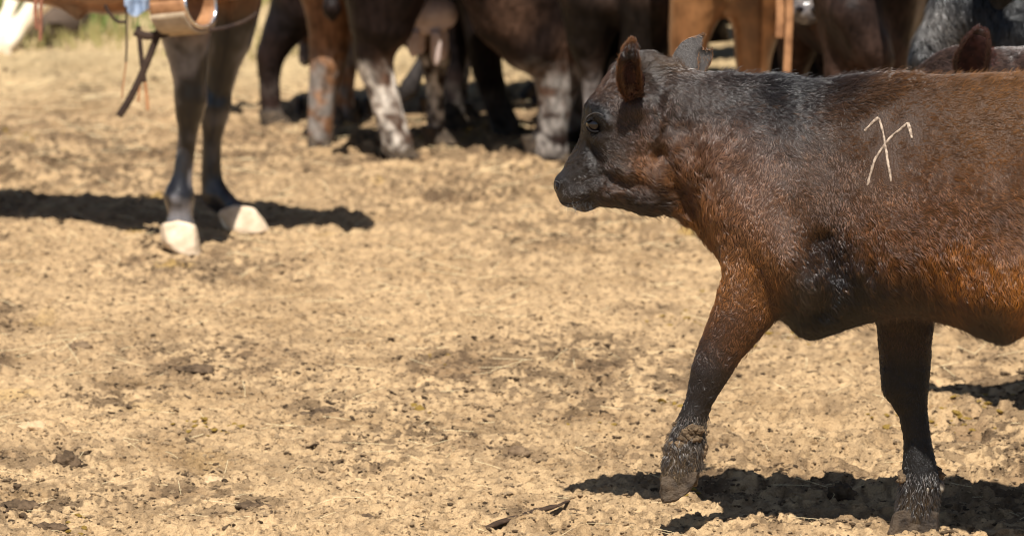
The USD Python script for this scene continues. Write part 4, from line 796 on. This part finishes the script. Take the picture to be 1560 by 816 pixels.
bovine('cow', 'dark brown cow facing the camera behind the back of the branded calf', XW(1318, Yh), Yh + .62, -86, .82, {
    'fr': leg_px([(1290, -40, 60), (1288, 40, 42), (1285, 110, 30), (1284, 180, 22), (1284, 300, 20), (1284, 345, 22)], Yh),
    'fl': leg_px([(1350, -40, 60), (1352, 40, 42), (1352, 100, 32), (1350, 190, 22), (1350, 300, 20), (1350, 345, 22)], Yh + .03)},
    base=(.014, .008, .006), alt=(.045, .025, .018), mud=(.16, .12, .1), mudz=(.3, .4), seed=12, head='up', extra=[leg_px([(1300, 20, 38), (1325, 70, 34), (1338, 92, 26)], Yh - .1)])
Yg = 18.6
gq = leg_px([(1232, -130, 110), (1230, -60, 62), (1229, -30, 44), (1228, 8, 27), (1228, 20, 22)], 17.25)
bovine('cow', 'black cow holding its wet grey muzzle low beside the bay horse', XW(1236, Yg), Yg + .5, -90, .78, {}, base=(.008, .006, .006), alt=(.018, .013, .012), mud=(.05, .04, .035), seed=14, neck=False, extra=[[(q[0] + [0, (-i_ + 2) * .0 + (1.35 if i_ == 0 else .6 if i_ == 1 else .15 if i_ == 2 else 0), 0], q[1], q[2]) for i_, q in enumerate(gq)]])
gcow = stage.GetPrimAtPath('/World/' + [p_.GetName() for p_ in stage.GetPrimAtPath('/World').GetChildren() if p_.GetName().startswith('cow')][-1])
mz = P(1228, 16, 17.2); mzm = mesh_noise(ball(mz, .058, (1.0, .9, .8)), 25, .006)
part(gcow, 'muzzle', mzm, 'grey_nose') if False else None
usdkit.material(stage, '/World/Looks/wet_nose', {'c': ('texture_coordinate', {}), 'n': ('noise_texture', {'scale': 60.0, 'detail': 3.0}), 'r': ('rgb_ramp', {'ramp': [(.3, (.05, .042, .04)), (.7, (.14, .12, .11))]}), 'b': ('bump', {'strength': .7, 'distance': .004}), 'p': ('principled_bsdf', {'roughness': .18, 'specular_ior_level': .8})},
    [('c.object', 'n.vector'), ('n.fac', 'r.fac'), ('r.color', 'p.base_color'), ('n.fac', 'b.height'), ('b.normal', 'p.normal')], surface='p.BSDF')
mzp = part(gcow, 'muzzle', mzm, 'wet_nose')
for dx in (-.022, .024): part(mzp, 'nostril', ball(mz + [dx, -.05, .008], .011, (1.2, .6, .9), 2), 'eye_ball')

for k_, (px_, Y_, hd_, sc_, lb_) in enumerate(((1075, 19.75, 15, .72, 'added black cow filling the dark gap between the forelegs of the bay horse'), (1215, 20.3, 170, .74, 'added black cow that shades the ground behind the wet grey muzzle'), (985, 20.6, 190, .72, 'added black cow that shades the ground behind the head of the branded calf'), (1560, 19.0, 5, .78, 'added black cow darkening the strip behind the shaggy black calf'), (1110, 20.95, 4, .74, 'added black cow in the second row, shading the ground straight behind the bay horse'), (1330, 21.0, 176, .74, 'added black cow in the second row, shading the ground behind the dark brown cow'), (1090, 21.75, 182, .76, 'added black cow in the third row, shading the ground behind the bay horse'), (1130, 22.5, 2, .76, 'added black cow in the last row, shading the ground farthest behind the bay horse'))):
    bovine('cow', lb_, XW(px_, Y_), Y_, hd_, sc_, {}, base=(.006, .005, .005), alt=(.014, .010, .009), mud=(.05, .04, .035), seed=30 + k_, res=.022, bodyz=-.06)  # generic cows added to shade the ground and darken gaps in the herd
# the black calf with the ear tag, head lowered, and the brown calf beside the branded one
Yi = 15.3
il = lambda pts, Y: [(P(a_, b_, Y), c_ * Y / FPX, d_ * Y / FPX) for a_, b_, c_, d_ in pts]
ch = [il([(1414, 84, 24, 20), (1428, 58, 27, 24), (1450, 26, 34, 32), (1476, 2, 44, 40)], Yi), il([(1476, 2, 44, 40), (1560, -30, 80, 60)], Yi), il([(1480, 30, 40, 30), (1540, 40, 60, 50), (1600, 20, 110, 80)], Yi + .05),
      il([(1600, 20, 120, 90), (1780, 30, 135, 110), (1960, 20, 130, 100), (2080, 10, 100, 80)], Yi)]
for px_, dY in ((1640, -.13), (1660, .13), (2040, -.13), (2010, .13)): ch.append(il([(px_, 60, 60, 45), (px_, 200, 30, 26), (px_ - 6, 330, 18, 18), (px_, 462, 20, 20)], Yi + dY))
bk = solid(ch, (0, 1, 0), .012, .04, smooth_it=5, bump=(12, .006))
bc = thing('calf', 'shaggy black calf with lowered head and a teal ear tag at the upper right', 'calf', (XW(1700, Yi), Yi, 0)); v = np.array(bk.vertices)
bu, bv = proj(v); ck = sstep(0, 1, 1.2 - np.hypot((bu - 1432) / 42, (bv - 40) / 60)); part(bc, 'body', bk, 'cattle_hide', True, np.array([.008, .007, .007]) + np.array([.04, .037, .035]) * ck[:, None] * .9)
def simple_fur(parent, m, n, ln, cfun, mask, seed, flow, width=.0012):
    p, nr, r = hair_on(m, n, mask, seed); T = np.array(flow) + (meshkit.noise(p * 60, seed)[:, None] - .5) * np.array([0.8, 0, 1.2]) + (meshkit.noise(p * 25, seed + 1)[:, None] - .5) * np.array([1.2, 0, -.8]); T = T - nr * (T * nr).sum(1, keepdims=True); T /= np.linalg.norm(T, axis=1, keepdims=True) + 1e-6
    L = (ln * r.uniform(.5, 1.2, n))[:, None]; d0 = T * .85 + nr * .5; pts = np.stack([p - nr * .001, p + d0 * L * .5, p + (T * 1.0 + nr * .38 + [0, 0, -.1]) * L], 1); w = width * r.uniform(.7, 1.3, n)
    curves(parent, 'hair_coat', pts, np.stack([w, w * .8, w * .3], 1), 'hair', np.clip(cfun(p) * r.uniform(.5, 1.5, (n, 1)) * (.3 + 1.4 * meshkit.noise(p * 70, seed + 5))[:, None], .004, .4))
simple_fur(bc, bk, 16000, .032, lambda p: np.array([.012, .012, .013]) + np.array([.10, .09, .08]) * (sstep(0, 1, 1.15 - np.hypot((proj(p)[0] - 1432) / 42, (proj(p)[1] - 40) / 60)))[:, None], lambda c, q: ((proj(c)[0] < 1600) & (proj(c)[1] < 160) & (q[:, 1] < .5)) * 1., 101, (.45, 0, -.9))
part(bc, 'nose', mesh_noise(ball(P(1402, 92, Yi - .01), .03, (.8, 1, .9)), 30, .003), 'nose_skin')
part(bc, 'ear_tag', mesh_noise(trimesh.creation.box((.05, .006, .055)).subdivide().apply_translation(P(1516, -20, Yi - .16)), 20, .002), 'teal_plastic')
el_ = shell_mesh(ear_shell([P(1500, -22, Yi - .1), P(1518, -14, Yi - .16), P(1545, -6, Yi - .2)], [.02, .05, .012], (-.3, -.6, -.6), [1.2, .9, .6], .006)[0], .008)
part(bc, 'ear', el_, 'cattle_hide', True, np.full((len(el_.vertices), 3), (.012, .011, .011)))
Yj = 13.75
ch = [il([(1392, 196, 24, 22), (1400, 172, 30, 28), (1412, 148, 36, 33), (1432, 132, 42, 40), (1462, 118, 40, 36)], Yj), il([(1462, 120, 42, 34), (1520, 150, 75, 55), (1600, 190, 120, 85)], Yj), il([(1600, 200, 130, 95), (1780, 210, 150, 125), (1980, 200, 145, 115), (2120, 190, 105, 80)], Yj)]
for px_, dY in ((1630, -.13), (1680, .13), (2060, -.13), (2020, .13)): ch.append(il([(px_, 270, 70, 50), (px_, 400, 36, 30), (px_ - 6, 530, 20, 20), (px_, 625, 22, 22)], Yj + dY))
bj = solid(ch, (0, 1, 0), .012, .04, smooth_it=5, bump=(14, .005))
jc = thing('calf', 'brown calf right behind the branded one, only its ear and neck showing', 'calf', (XW(1750, Yj), Yj, 0))
part(jc, 'body', bj, 'cattle_hide', True, hide_color(np.array(bj.vertices), (.014, .008, .006), (.024, .013, .010), None))
simple_fur(jc, bj, 16000, .014, lambda p: np.array([.045, .026, .019]) + np.zeros((len(p), 1)), lambda c, q: ((proj(c)[0] < 1600) & (proj(c)[1] < 150) & (q[:, 1] < .6)) * 1., 103, (.8, 0, -.3), .001)
je = [P(1480, 118, Yj - .06), P(1478, 100, Yj - .09), P(1484, 78, Yj - .13), P(1490, 60, Yj - .15), P(1496, 44, Yj - .16)]
jv, js_, jf = ear_shell(je, [.022, .034, .040, .034, .014], (-.1, -1, -.15), [1.3, 1.2, 1.1, .95, .7], .006)
jm = shell_mesh(jv, .007); jear = part(jc, 'ear', mesh_noise(jm, 60, .001), 'calf_hide', True, np.full((len(jm.vertices), 3), (.015, .007, .005)))
jh = jv[2:20, 6:7] + (jv[2:20, 1:12] - jv[:, 6:7][2:20]) * .88 + jf[2:20, None] * .005; part(jear, 'ear_hollow', mesh_noise(shell_mesh(jh, .002), 80, .0014), 'ear_inside')
jr_t = cKDTree(np.vstack([jv[:, 0], jv[:, -1], jv[-1]]))
ear_hair(jc, jm, 2400, (.05, .02, .015), .009, 105, P(1496, 20, Yj - .17), .0008, lambda c, q: np.exp(-.5 * (jr_t.query(c)[0] / .006) ** 2) + .02, out=.4)
jt = smoothline([P(1506, 76, Yj - .13), P(1511, 86, Yj - .12), P(1508, 98, Yj - .11)], 12); ear_hair(jc, mesh_noise(tube(jt, .007, 8), 60, .002), 300, (.12, .045, .035), .014, 107, P(1515, 60, Yj - .2), .0008)

# ------------------------------------------------------------------ bay horse facing the camera, saddled
Yf = 17.4
hf = thing('horse', 'bay horse with orange brown forelegs facing the camera behind the calf ears', 'horse', (XW(1108, Yf), Yf, 0))
fl = lambda pts, Y: [(P(a_, b_, Y), c_ * Y / FPX, (c_ if len(q) < 4 else q[3]) * Y / FPX) for q in pts for a_, b_, c_ in (q[:3],)]
o = np.array([XW(1108, Yf), Yf, 0]); chh = [[(o + [0, .05, 1.0], .2, .19), (o + [0, .35, 1.0], .28, .24), (o + [0, .8, 1.0], .29, .27), (o + [0, 1.3, 1.05], .27, .24), (o + [0, 1.5, 1.02], .2, .17)], [(o + [0, .12, 1.15], .18, .14), (o + [0, -.25, 1.4], .14, .1), (o + [0, -.45, 1.55], .1, .09), (o + [0, -.72, 1.25], .065, .06)],
    fl([(1068, -60, 62), (1062, 0, 44), (1050, 52, 33), (1046, 100, 27), (1046, 150, 27), (1046, 180, 21), (1046, 290, 22), (1044, 318, 26)], Yf - .02), fl([(1140, -60, 66), (1150, 0, 48), (1152, 40, 37), (1148, 75, 31), (1148, 120, 24), (1146, 150, 26), (1146, 180, 20), (1146, 290, 21), (1146, 322, 26)], Yf)]
for sx_ in (-.15, .15): chh.append([(o + [sx_, 1.35, .9], .2, .11), (o + [sx_, 1.5, .55], .08, .06), (o + [sx_, 1.46, .2], .04, .035), (o + [sx_, 1.42, .05], .05, .045)])
hm_ = solid(chh, (1, 0, 0), .016, .05, smooth_it=6, bump=(9, .006)); v = np.array(hm_.vertices); nf = sstep(.35, .65, meshkit.fbm(v * [7, 7, 5], 3, 4))
hcx = np.array([.10, .04, .014]) + (np.array([.24, .11, .042]) - np.array([.10, .04, .014])) * nf[:, None]; hcx = hcx + (np.array([.02, .014, .012]) - hcx) * (1 - sstep(.28, .42, v[:, 2]))[:, None]; part(hf, 'body', hm_, 'horse_hide', True, hcx)
for e in (chh[2][-1][0], chh[3][-1][0], o + [-.15, 1.42, 0], o + [.15, 1.42, 0]): horn_hoof(hf, np.array([e[0], e[1], float(ground_height(e[0], e[1]))]), (0, -1), .058, 'pale_hoof', 0, 1, .07)
part(hf, 'tail', mesh_noise(tube(smoothline([o + [0, 1.68, 1.15], o + [0, 1.82, .9], o + [.02, 1.8, .35]], 14), np.linspace(.03, .055, 14), 9), 25, .01), 'horse_hide', True, np.full((14 * 9 + 2, 3), (.02, .014, .012)))
s2 = smoothline([P(1199, -30, Yf - .25), P(1203, 20, Yf - .25), P(1201, 66, Yf - .25), P(1199, 112, Yf - .25)], 20)
solo('leather_strap', tube(s2, .0125, 8, ((0, 1, 0), .3)), 'tan_leather', 'orange tan leather strap hanging at the side of the bay horse', 'strap')
solo('leather_strap', tube(smoothline([P(1186, -30, Yf - .22), P(1189, 20, Yf - .22), P(1187, 58, Yf - .22)], 14), .014, 8, ((0, 1, 0), .3)), 'tan_leather', 'shorter leather strap tight against the right side of the bay horse', 'strap')

# ------------------------------------------------------------------ saddle horse at the left
Yn, Yr = groundY(383), groundY(347)
C0 = np.array([XW(338, 16.9), 16.9, 0]); hh = np.array([math.cos(math.radians(20)), -math.sin(math.radians(20)), 0]); LL = np.array([-hh[1], hh[0], 0])
hq = lambda f, l, z: C0 + hh * f + LL * l + np.array([0, 0, z])
sh = thing('saddle_horse', 'saddled bay horse with black lower legs and pale hooves at the left', 'horse', tuple(C0))
ch = [[(hq(.16, 0, .94), .17, .15), (hq(0, 0, .96), .24, .21), (hq(-.35, 0, .92), .255, .25), (hq(-.70, 0, .95), .245, .25), (hq(-1.0, 0, 1.04), .215, .22), (hq(-1.22, 0, 1.04), .19, .17)],
      [(hq(.05, 0, 1.05), .19, .14), (np.array([-.66, 16.8, 1.16]), .12, .09), (np.array([-.59, 16.74, 1.17]), .095, .085), (np.array([-.52, 16.72, .98]), .07, .062), (np.array([-.50, 16.7, .86]), .052, .048)],
      fl([(295, -60, 52), (288, 0, 43), (283, 50, 39), (287, 95, 30), (289, 124, 25), (290, 152, 26.5), (288, 174, 22.5), (286, 196, 16.5), (282, 235, 14.5), (278, 270, 15.5), (273, 300, 24.5), (275, 322, 19), (274, 345, 24)], Yn + .02),
      fl([(355, -60, 55), (354, 0, 46), (347, 60, 37), (338, 105, 26), (332, 138, 21), (328, 163, 25), (325, 188, 21), (323, 212, 16), (322, 245, 15), (322, 272, 17), (327, 296, 22), (344, 312, 19), (356, 328, 21)], Yr + .02),
      fl([(106, -30, 22), (112, 5, 13), (119, 26, 7)], 17.0)]
for l_, f_ in ((-.14, -1.08), (.14, -1.2)): ch.append([(hq(f_, l_, .9), .2, .12), (hq(f_ - .02, l_, .6), .1, .08), (hq(f_ - .14, l_, .46), .055, .05), (hq(f_ - .1, l_, .15), .036, .034), (hq(f_ - .05, l_, .05), .045, .042)])
hm2 = solid(ch, LL, .013, .04, smooth_it=5, bump=(10, .004)); v = np.array(hm2.vertices)
nb = meshkit.fbm(v * [9, 9, 7], 3, 9); bay = np.array([.14, .058, .022]) + (np.array([.21, .09, .034]) - np.array([.14, .058, .022])) * sstep(.35, .65, nb)[:, None]
pu, pv = proj(v); nearleg = (pu < 318) & (v[:, 1] < 16.85)
blk = np.array([.010, .009, .010]) + (np.array([.13, .12, .122]) - np.array([.010, .009, .010])) * (sstep(.42, .62, meshkit.fbm(v * [16, 16, 9], 3, 12)) * np.where(nearleg, 1, .35))[:, None]  # grey sheen painted on the near leg; the shaded far leg kept blacker
kk = sstep(.60, .72, v[:, 2] + .08 * (nb - .5) + .0 * pu); cc = blk + (bay - blk) * kk[:, None]  # black carried up over the forearm where it stands in shade
part(sh, 'body', hm2, 'horse_hide', True, cc)
def horse_hoof(parent, top, bot, Y, thick):
    """top and bot: outline points along the hairline and the sole, seen from the side."""
    pts = []
    for (a_, b_), w in zip(top + bot, [.75] * len(top) + [1.0] * len(bot)):
        for s_ in np.linspace(-1, 1, 7): pts.append(P(a_ , b_, Y + s_ * thick * w) + np.array([(1 - s_ * s_) * 0.0, 0, 0]))
    pts = np.array(pts); c = pts.mean(0); d = pts[:, 1] - Y; pts[:, 0] = c[0] + (pts[:, 0] - c[0]) * np.sqrt(np.maximum(1 - .55 * (d / thick) ** 2, 0)); h = taubin(trimesh.convex.convex_hull(pts).subdivide().subdivide().subdivide(), 10, .6, .3)
    return part(parent, 'hoof', mesh_noise(h, 40, .003), 'pale_hoof', True)
horse_hoof(sh, [(244, 340), (272, 336), (300, 343)], [(245, 371), (266, 385), (309, 395), (305, 376)], Yn + .01, .058)
horse_hoof(sh, [(330, 322), (356, 312), (388, 316)], [(342, 349), (360, 357), (414, 355), (407, 341)], Yr, .055)
for l_, f_ in ((-.14, -1.13), (.14, -1.25)): e = hq(f_, l_, 0); horn_hoof(sh, np.array([e[0], e[1], float(ground_height(e[0], e[1]))]), hh, .055, 'pale_hoof', 0, 1, .07)
part(sh, 'tail', mesh_noise(tube(smoothline([hq(-1.42, 0, 1.1), hq(-1.58, 0, .9), hq(-1.55, .02, .35)], 14), np.linspace(.03, .05, 14), 9), 25, .01), 'horse_hide', True, np.full((14 * 9 + 2, 3), (.015, .013, .013)))
part(sh, 'mane', mesh_noise(tube(smoothline([hq(-.05, 0, 1.26), np.array([-.70, 16.82, 1.28]), np.array([-.60, 16.76, 1.27])], 14), .03, 9, ((0, 0, 1), .5)), 25, .012), 'horse_hide', True, np.full((14 * 9 + 2, 3), (.015, .013, .013)))
for l_ in (-.05, .05): part(sh, 'ear', tube(np.array([-.60, 16.75, 1.25]) + LL * l_ + np.linspace(0, 1, 6)[:, None] * np.array([.02, 0, .11]), [.02, .026, .025, .02, .012, .003], 8), 'horse_hide', True, np.full((50, 3), (.1, .045, .02)))
Ys = 16.5
sd_ = thing('saddle', 'brown leather saddle with hanging stirrup and straps on the bay horse', 'saddle', tuple(hq(-.4, 0, 1.2)))
# seat and skirts lie over the back
g_ = np.linspace(-1.25, 1.25, 19); f_ = np.linspace(-.72, -.12, 15); FF, TT_ = np.meshgrid(f_, g_, indexing='ij')
sv = C0 + hh * FF[..., None] + LL * (np.sin(TT_) * .285)[..., None] + np.array([0, 0, 1.]) * (.93 + np.cos(TT_) * .27 + .07 * ((FF + .42) / .3) ** 2 * (np.abs(TT_) < .5))[..., None]
part(sd_, 'seat', shell_mesh(sv, .018), 'dark_leather')
part(sd_, 'horn', tube(np.array([hq(-.14, 0, 1.33), hq(-.13, 0, 1.40), hq(-.12, 0, 1.43), hq(-.12, 0, 1.45)]), [.022, .02, .04, .035], 12), 'tan_leather')
fe = smoothline([hq(-.3, -.30, 1.15), hq(-.26, -.335, .95), P(268, -40, Ys - .02)], 14); part(sd_, 'fender', tube(fe, np.r_[np.full(9, .085), np.linspace(.08, .035, 5)], 12, (tuple(LL), .1)), 'tan_leather')
fe2 = smoothline([hq(-.3, .30, 1.15), hq(-.26, .335, .95), hq(-.22, .345, .75)], 14); part(sd_, 'fender', tube(fe2, np.r_[np.full(9, .085), np.linspace(.08, .035, 5)], 12, (tuple(LL), .1)), 'tan_leather')
def stirrup(c, ax, up, w, r):
    """A bell stirrup: a wide band bent to a D, bound with metal, a leather covered tread below."""
    ax, up = np.asarray(ax, float), np.asarray(up, float); ax /= np.linalg.norm(ax); up -= ax * (up @ ax); up /= np.linalg.norm(up); sd2 = np.cross(ax, up)
    th = np.linspace(0, 2 * np.pi, 41); rx = r * (1 + .12 * -np.sin(th)); rz = r * np.where(np.sin(th) < 0, .82, 1.15)
    ring = c + sd2 * (np.cos(th) * rx)[:, None] + up * (np.sin(th) * rz)[:, None]; q = np.linspace(-.5, .5, 9)
    v = ring[:, None] + ax * (q * w)[None, :, None]; bd = shell_mesh(v, .014)
    st_ = part(sd_, 'stirrup', bd, 'tan_leather')
    for k, rr in ((0, .0045), (-1, .0055)): part(st_, 'metal_rim', tube(v[:, k], rr, 8), 'bright_metal')
    lowr = (np.sin(th) < -.35); lv = c + sd2 * (np.cos(th[lowr]) * (rx[lowr] + .013))[:, None] + up * (np.sin(th[lowr]) * (rz[lowr] + .013))[:, None]
    part(st_, 'tread', shell_mesh(lv[:, None] + ax * (np.linspace(-.48, .48, 7) * w)[None, :, None], .012), 'stirrup_wood')
    for k in (-.5, .5): part(st_, 'side_plate', tube(np.array([c + sd2 * r * 1.12 * (-1) + ax * w * k * .6 + up * t_ for t_ in (-.03, 0, .03)]), .012, 8), 'bright_metal')
    return st_
stirrup(P(279, 6, Ys), (.86, -.42, .12), (-.1, .25, 1),   .115, .088)
stirrup(hq(-.22, .36, .66), (.9, -.3, 0), (0, 0, 1), .115, .082)
part(sd_, 'blue_pad', mesh_noise(leaf_mesh(Polygon([(188, -30), (236, -30), (238, 6), (222, 16), (208, 25), (198, 24), (190, 10)]), lambda u_, v_: Ys + .05 + .012 * np.sin(u_ * .25), .014, 3.0), 40, .004), 'denim', 40, label='faded blue cloth pad')
for pts, wd, mt in (([(192, 10), (193, 60), (192, 95)], .0032, 'dark_leather'), ([(192, 95), (189, 120), (185, 150)], .0026, 'tan_leather'), ([(211, 40), (214, 75), (218, 110), (220, 125)], .0075, 'dark_leather'), ([(220, 122), (223, 142), (225, 168)], .0055, 'tan_leather'), ([(216, 108), (213, 130), (211, 155)], .0038, 'tan_leather'),
                    ([(243, 45), (228, 85), (212, 122), (198, 150), (181, 177)], .0108, 'dark_leather'), ([(160, 8), (172, 27), (182, 34), (193, 34)], .0048, 'dark_leather'), ([(55, -20), (54, 20), (56, 45)], .006, 'strap_red'), ([(63, -20), (62, 25), (61, 62)], .0055, 'strap_red'),
                    ([(318, 46), (345, 42), (370, 34), (392, 20)], .006, 'dark_leather'), ([(205, 48), (225, 55), (248, 52), (262, 44)], .012, 'dark_leather')):
    if mt == 'strap_red': plain('strap_red', (.2, .075, .04), .6, .3, (30, (.12, .045, .025), (.3, .13, .075))) if not stage.GetPrimAtPath('/World/Looks/strap_red') else None
    part(sd_, 'strap', tube(smoothline([P(a_, b_, (Ys - .02) if a_ > 150 else 16.9) for a_, b_ in pts], 18), wd, 8, ((0, 1, 0), .3)), mt)
part(sd_, 'cinch', tube(smoothline([hq(-.14, -.26, .95), hq(-.13, -.2, .76), hq(-.13, 0, .668), hq(-.13, .2, .76), hq(-.13, .26, .95)], 20), .03, 8, (tuple(hh), 1.0)), 'dark_leather')

# ------------------------------------------------------------------ bleached dead tree, grass and weeds at the far edge
Yl = groundY(72)
dt = thing('dead_tree', 'fallen dead tree with white bleached limbs at the top left corner', 'dead tree', (XW(20, Yl), Yl, 0))
def limb(pts, r, mat, name):
    c = smoothline([P(a_, b_, Y_) for a_, b_, Y_ in pts], 22); return part(dt, name, mesh_noise(tube(c, PchipInterpolator(np.linspace(0, 1, len(r)), r)(np.linspace(0, 1, 22)), 14), 9, .012, len(pts) + int(pts[0][0])), mat)
limb([(-60, 92, Yl - .3), (5, 68, Yl - .1), (30, 38, Yl), (52, 12, Yl), (72, -30, Yl + .1)], [.09, .055, .04, .04, .045], 'bleached_wood', 'trunk')
limb([(-10, 78, Yl - .2), (4, 40, Yl), (18, 5, Yl + .1), (26, -40, Yl + .2)], [.07, .035, .03, .028], 'bleached_wood', 'limb')
limb([(52, 14, Yl), (66, 8, Yl - .05), (82, -10, Yl - .1)], [.035, .025, .02], 'bleached_wood', 'limb')
limb([(26, 62, Yl + .35), (55, 48, Yl + .4), (92, 34, Yl + .4), (128, 20, Yl + .5)], [.05, .075, .07, .03], 'dark_bark', 'root')
limb([(86, 46, Yl + .35), (88, 10, Yl + .4), (90, -40, Yl + .4)], [.05, .03, .028], 'dark_bark', 'limb')
def blades(n, x0, x1, y0, y1, h, seed, w=.006):
    r = np.random.default_rng(seed); X, Y = r.uniform(x0, x1, n), r.uniform(y0, y1, n); k = sstep(.38, .6, meshkit.noise(np.stack([X * 1.6, Y * 1.6, 0 * X], -1), seed)) > r.uniform(0, .9, n); X, Y = X[k], Y[k]; n = len(X)
    b = np.stack([X, Y, ground_height(X, Y) - .01], -1); a_ = r.uniform(0, 6.28, n); H_ = h * r.uniform(.4, 1.2, n); lean = r.normal(0, .3, (n, 2)) * H_[:, None]; s_ = np.stack([np.cos(a_), np.sin(a_), 0 * a_], -1) * w * r.uniform(.6, 1.5, (n, 1)); m_ = b + np.c_[lean * .4, H_ * .6]; t_ = b + np.c_[lean, H_]
    v = np.stack([b - s_, b + s_, m_ - s_ * .7, m_ + s_ * .7, t_], 1).reshape(-1, 3); i_ = (np.arange(n) * 5)[:, None]; return v, np.vstack([i_ + [0, 1, 3], i_ + [0, 3, 2], i_ + [2, 3, 4]])
solo('grass', blades(16000, -4.2, -.75, 22.9, 30, .16, 5), 'grass_green', 'green grass growing along the far edge of the dirt', 'grass', kind='stuff')
solo('dry_grass', blades(9000, -4.2, -.75, 21.9, 25, .09, 6, .004), 'grass_dry', 'dry straw coloured grass fringing the green grass', 'grass', kind='stuff')
def bush(px, Y, w, h, seed, label):
    r = np.random.default_rng(seed); x = XW(px, Y); t = thing('bush', label, 'bush', (x, Y, 0)); n = 2600; c = np.stack([r.normal(0, w * .4, n), r.normal(0, w * .35, n), np.abs(r.normal(.35, .3, n)) * h], -1); c = c[meshkit.noise(c * 7, seed) > .42]; n = len(c)
    d1 = r.normal(0, 1, (n, 3)); d1 /= np.linalg.norm(d1, axis=1, keepdims=True); d2 = np.cross(d1, r.normal(0, 1, (n, 3))); d2 /= np.linalg.norm(d2, axis=1, keepdims=True); q = np.array([x, Y, .02]) + c; s_ = r.uniform(.02, .045, (n, 1))
    v = np.stack([q - d1 * s_, q + d2 * s_ * .5, q + d1 * s_, q - d2 * s_ * .5], 1).reshape(-1, 3); i_ = (np.arange(n) * 4)[:, None]; part(t, 'foliage', (v, np.vstack([i_ + [0, 1, 2], i_ + [0, 2, 3]])), 'bush_leaf', True)
    for k in range(5): part(t, 'stem', tube(smoothline([(x, Y, 0), (x + r.normal(0, w * .15), Y + r.normal(0, w * .15), h * .4), (x + r.normal(0, w * .35), Y + r.normal(0, w * .3), h * .8)], 8), np.linspace(.012, .004, 8), 6), 'dark_bark')
bush(95, 24.2, .5, .6, 1, 'low dark weed bush behind the dark root of the dead tree'); bush(150, 25, .7, .7, 2, 'green weed bush under the belly of the saddled horse'); bush(400, 24.8, .6, .5, 3, 'green weed clump between the saddled horse and the black cow'); bush(30, 24.6, .7, .6, 4, 'green bush behind the white limbs of the dead tree')
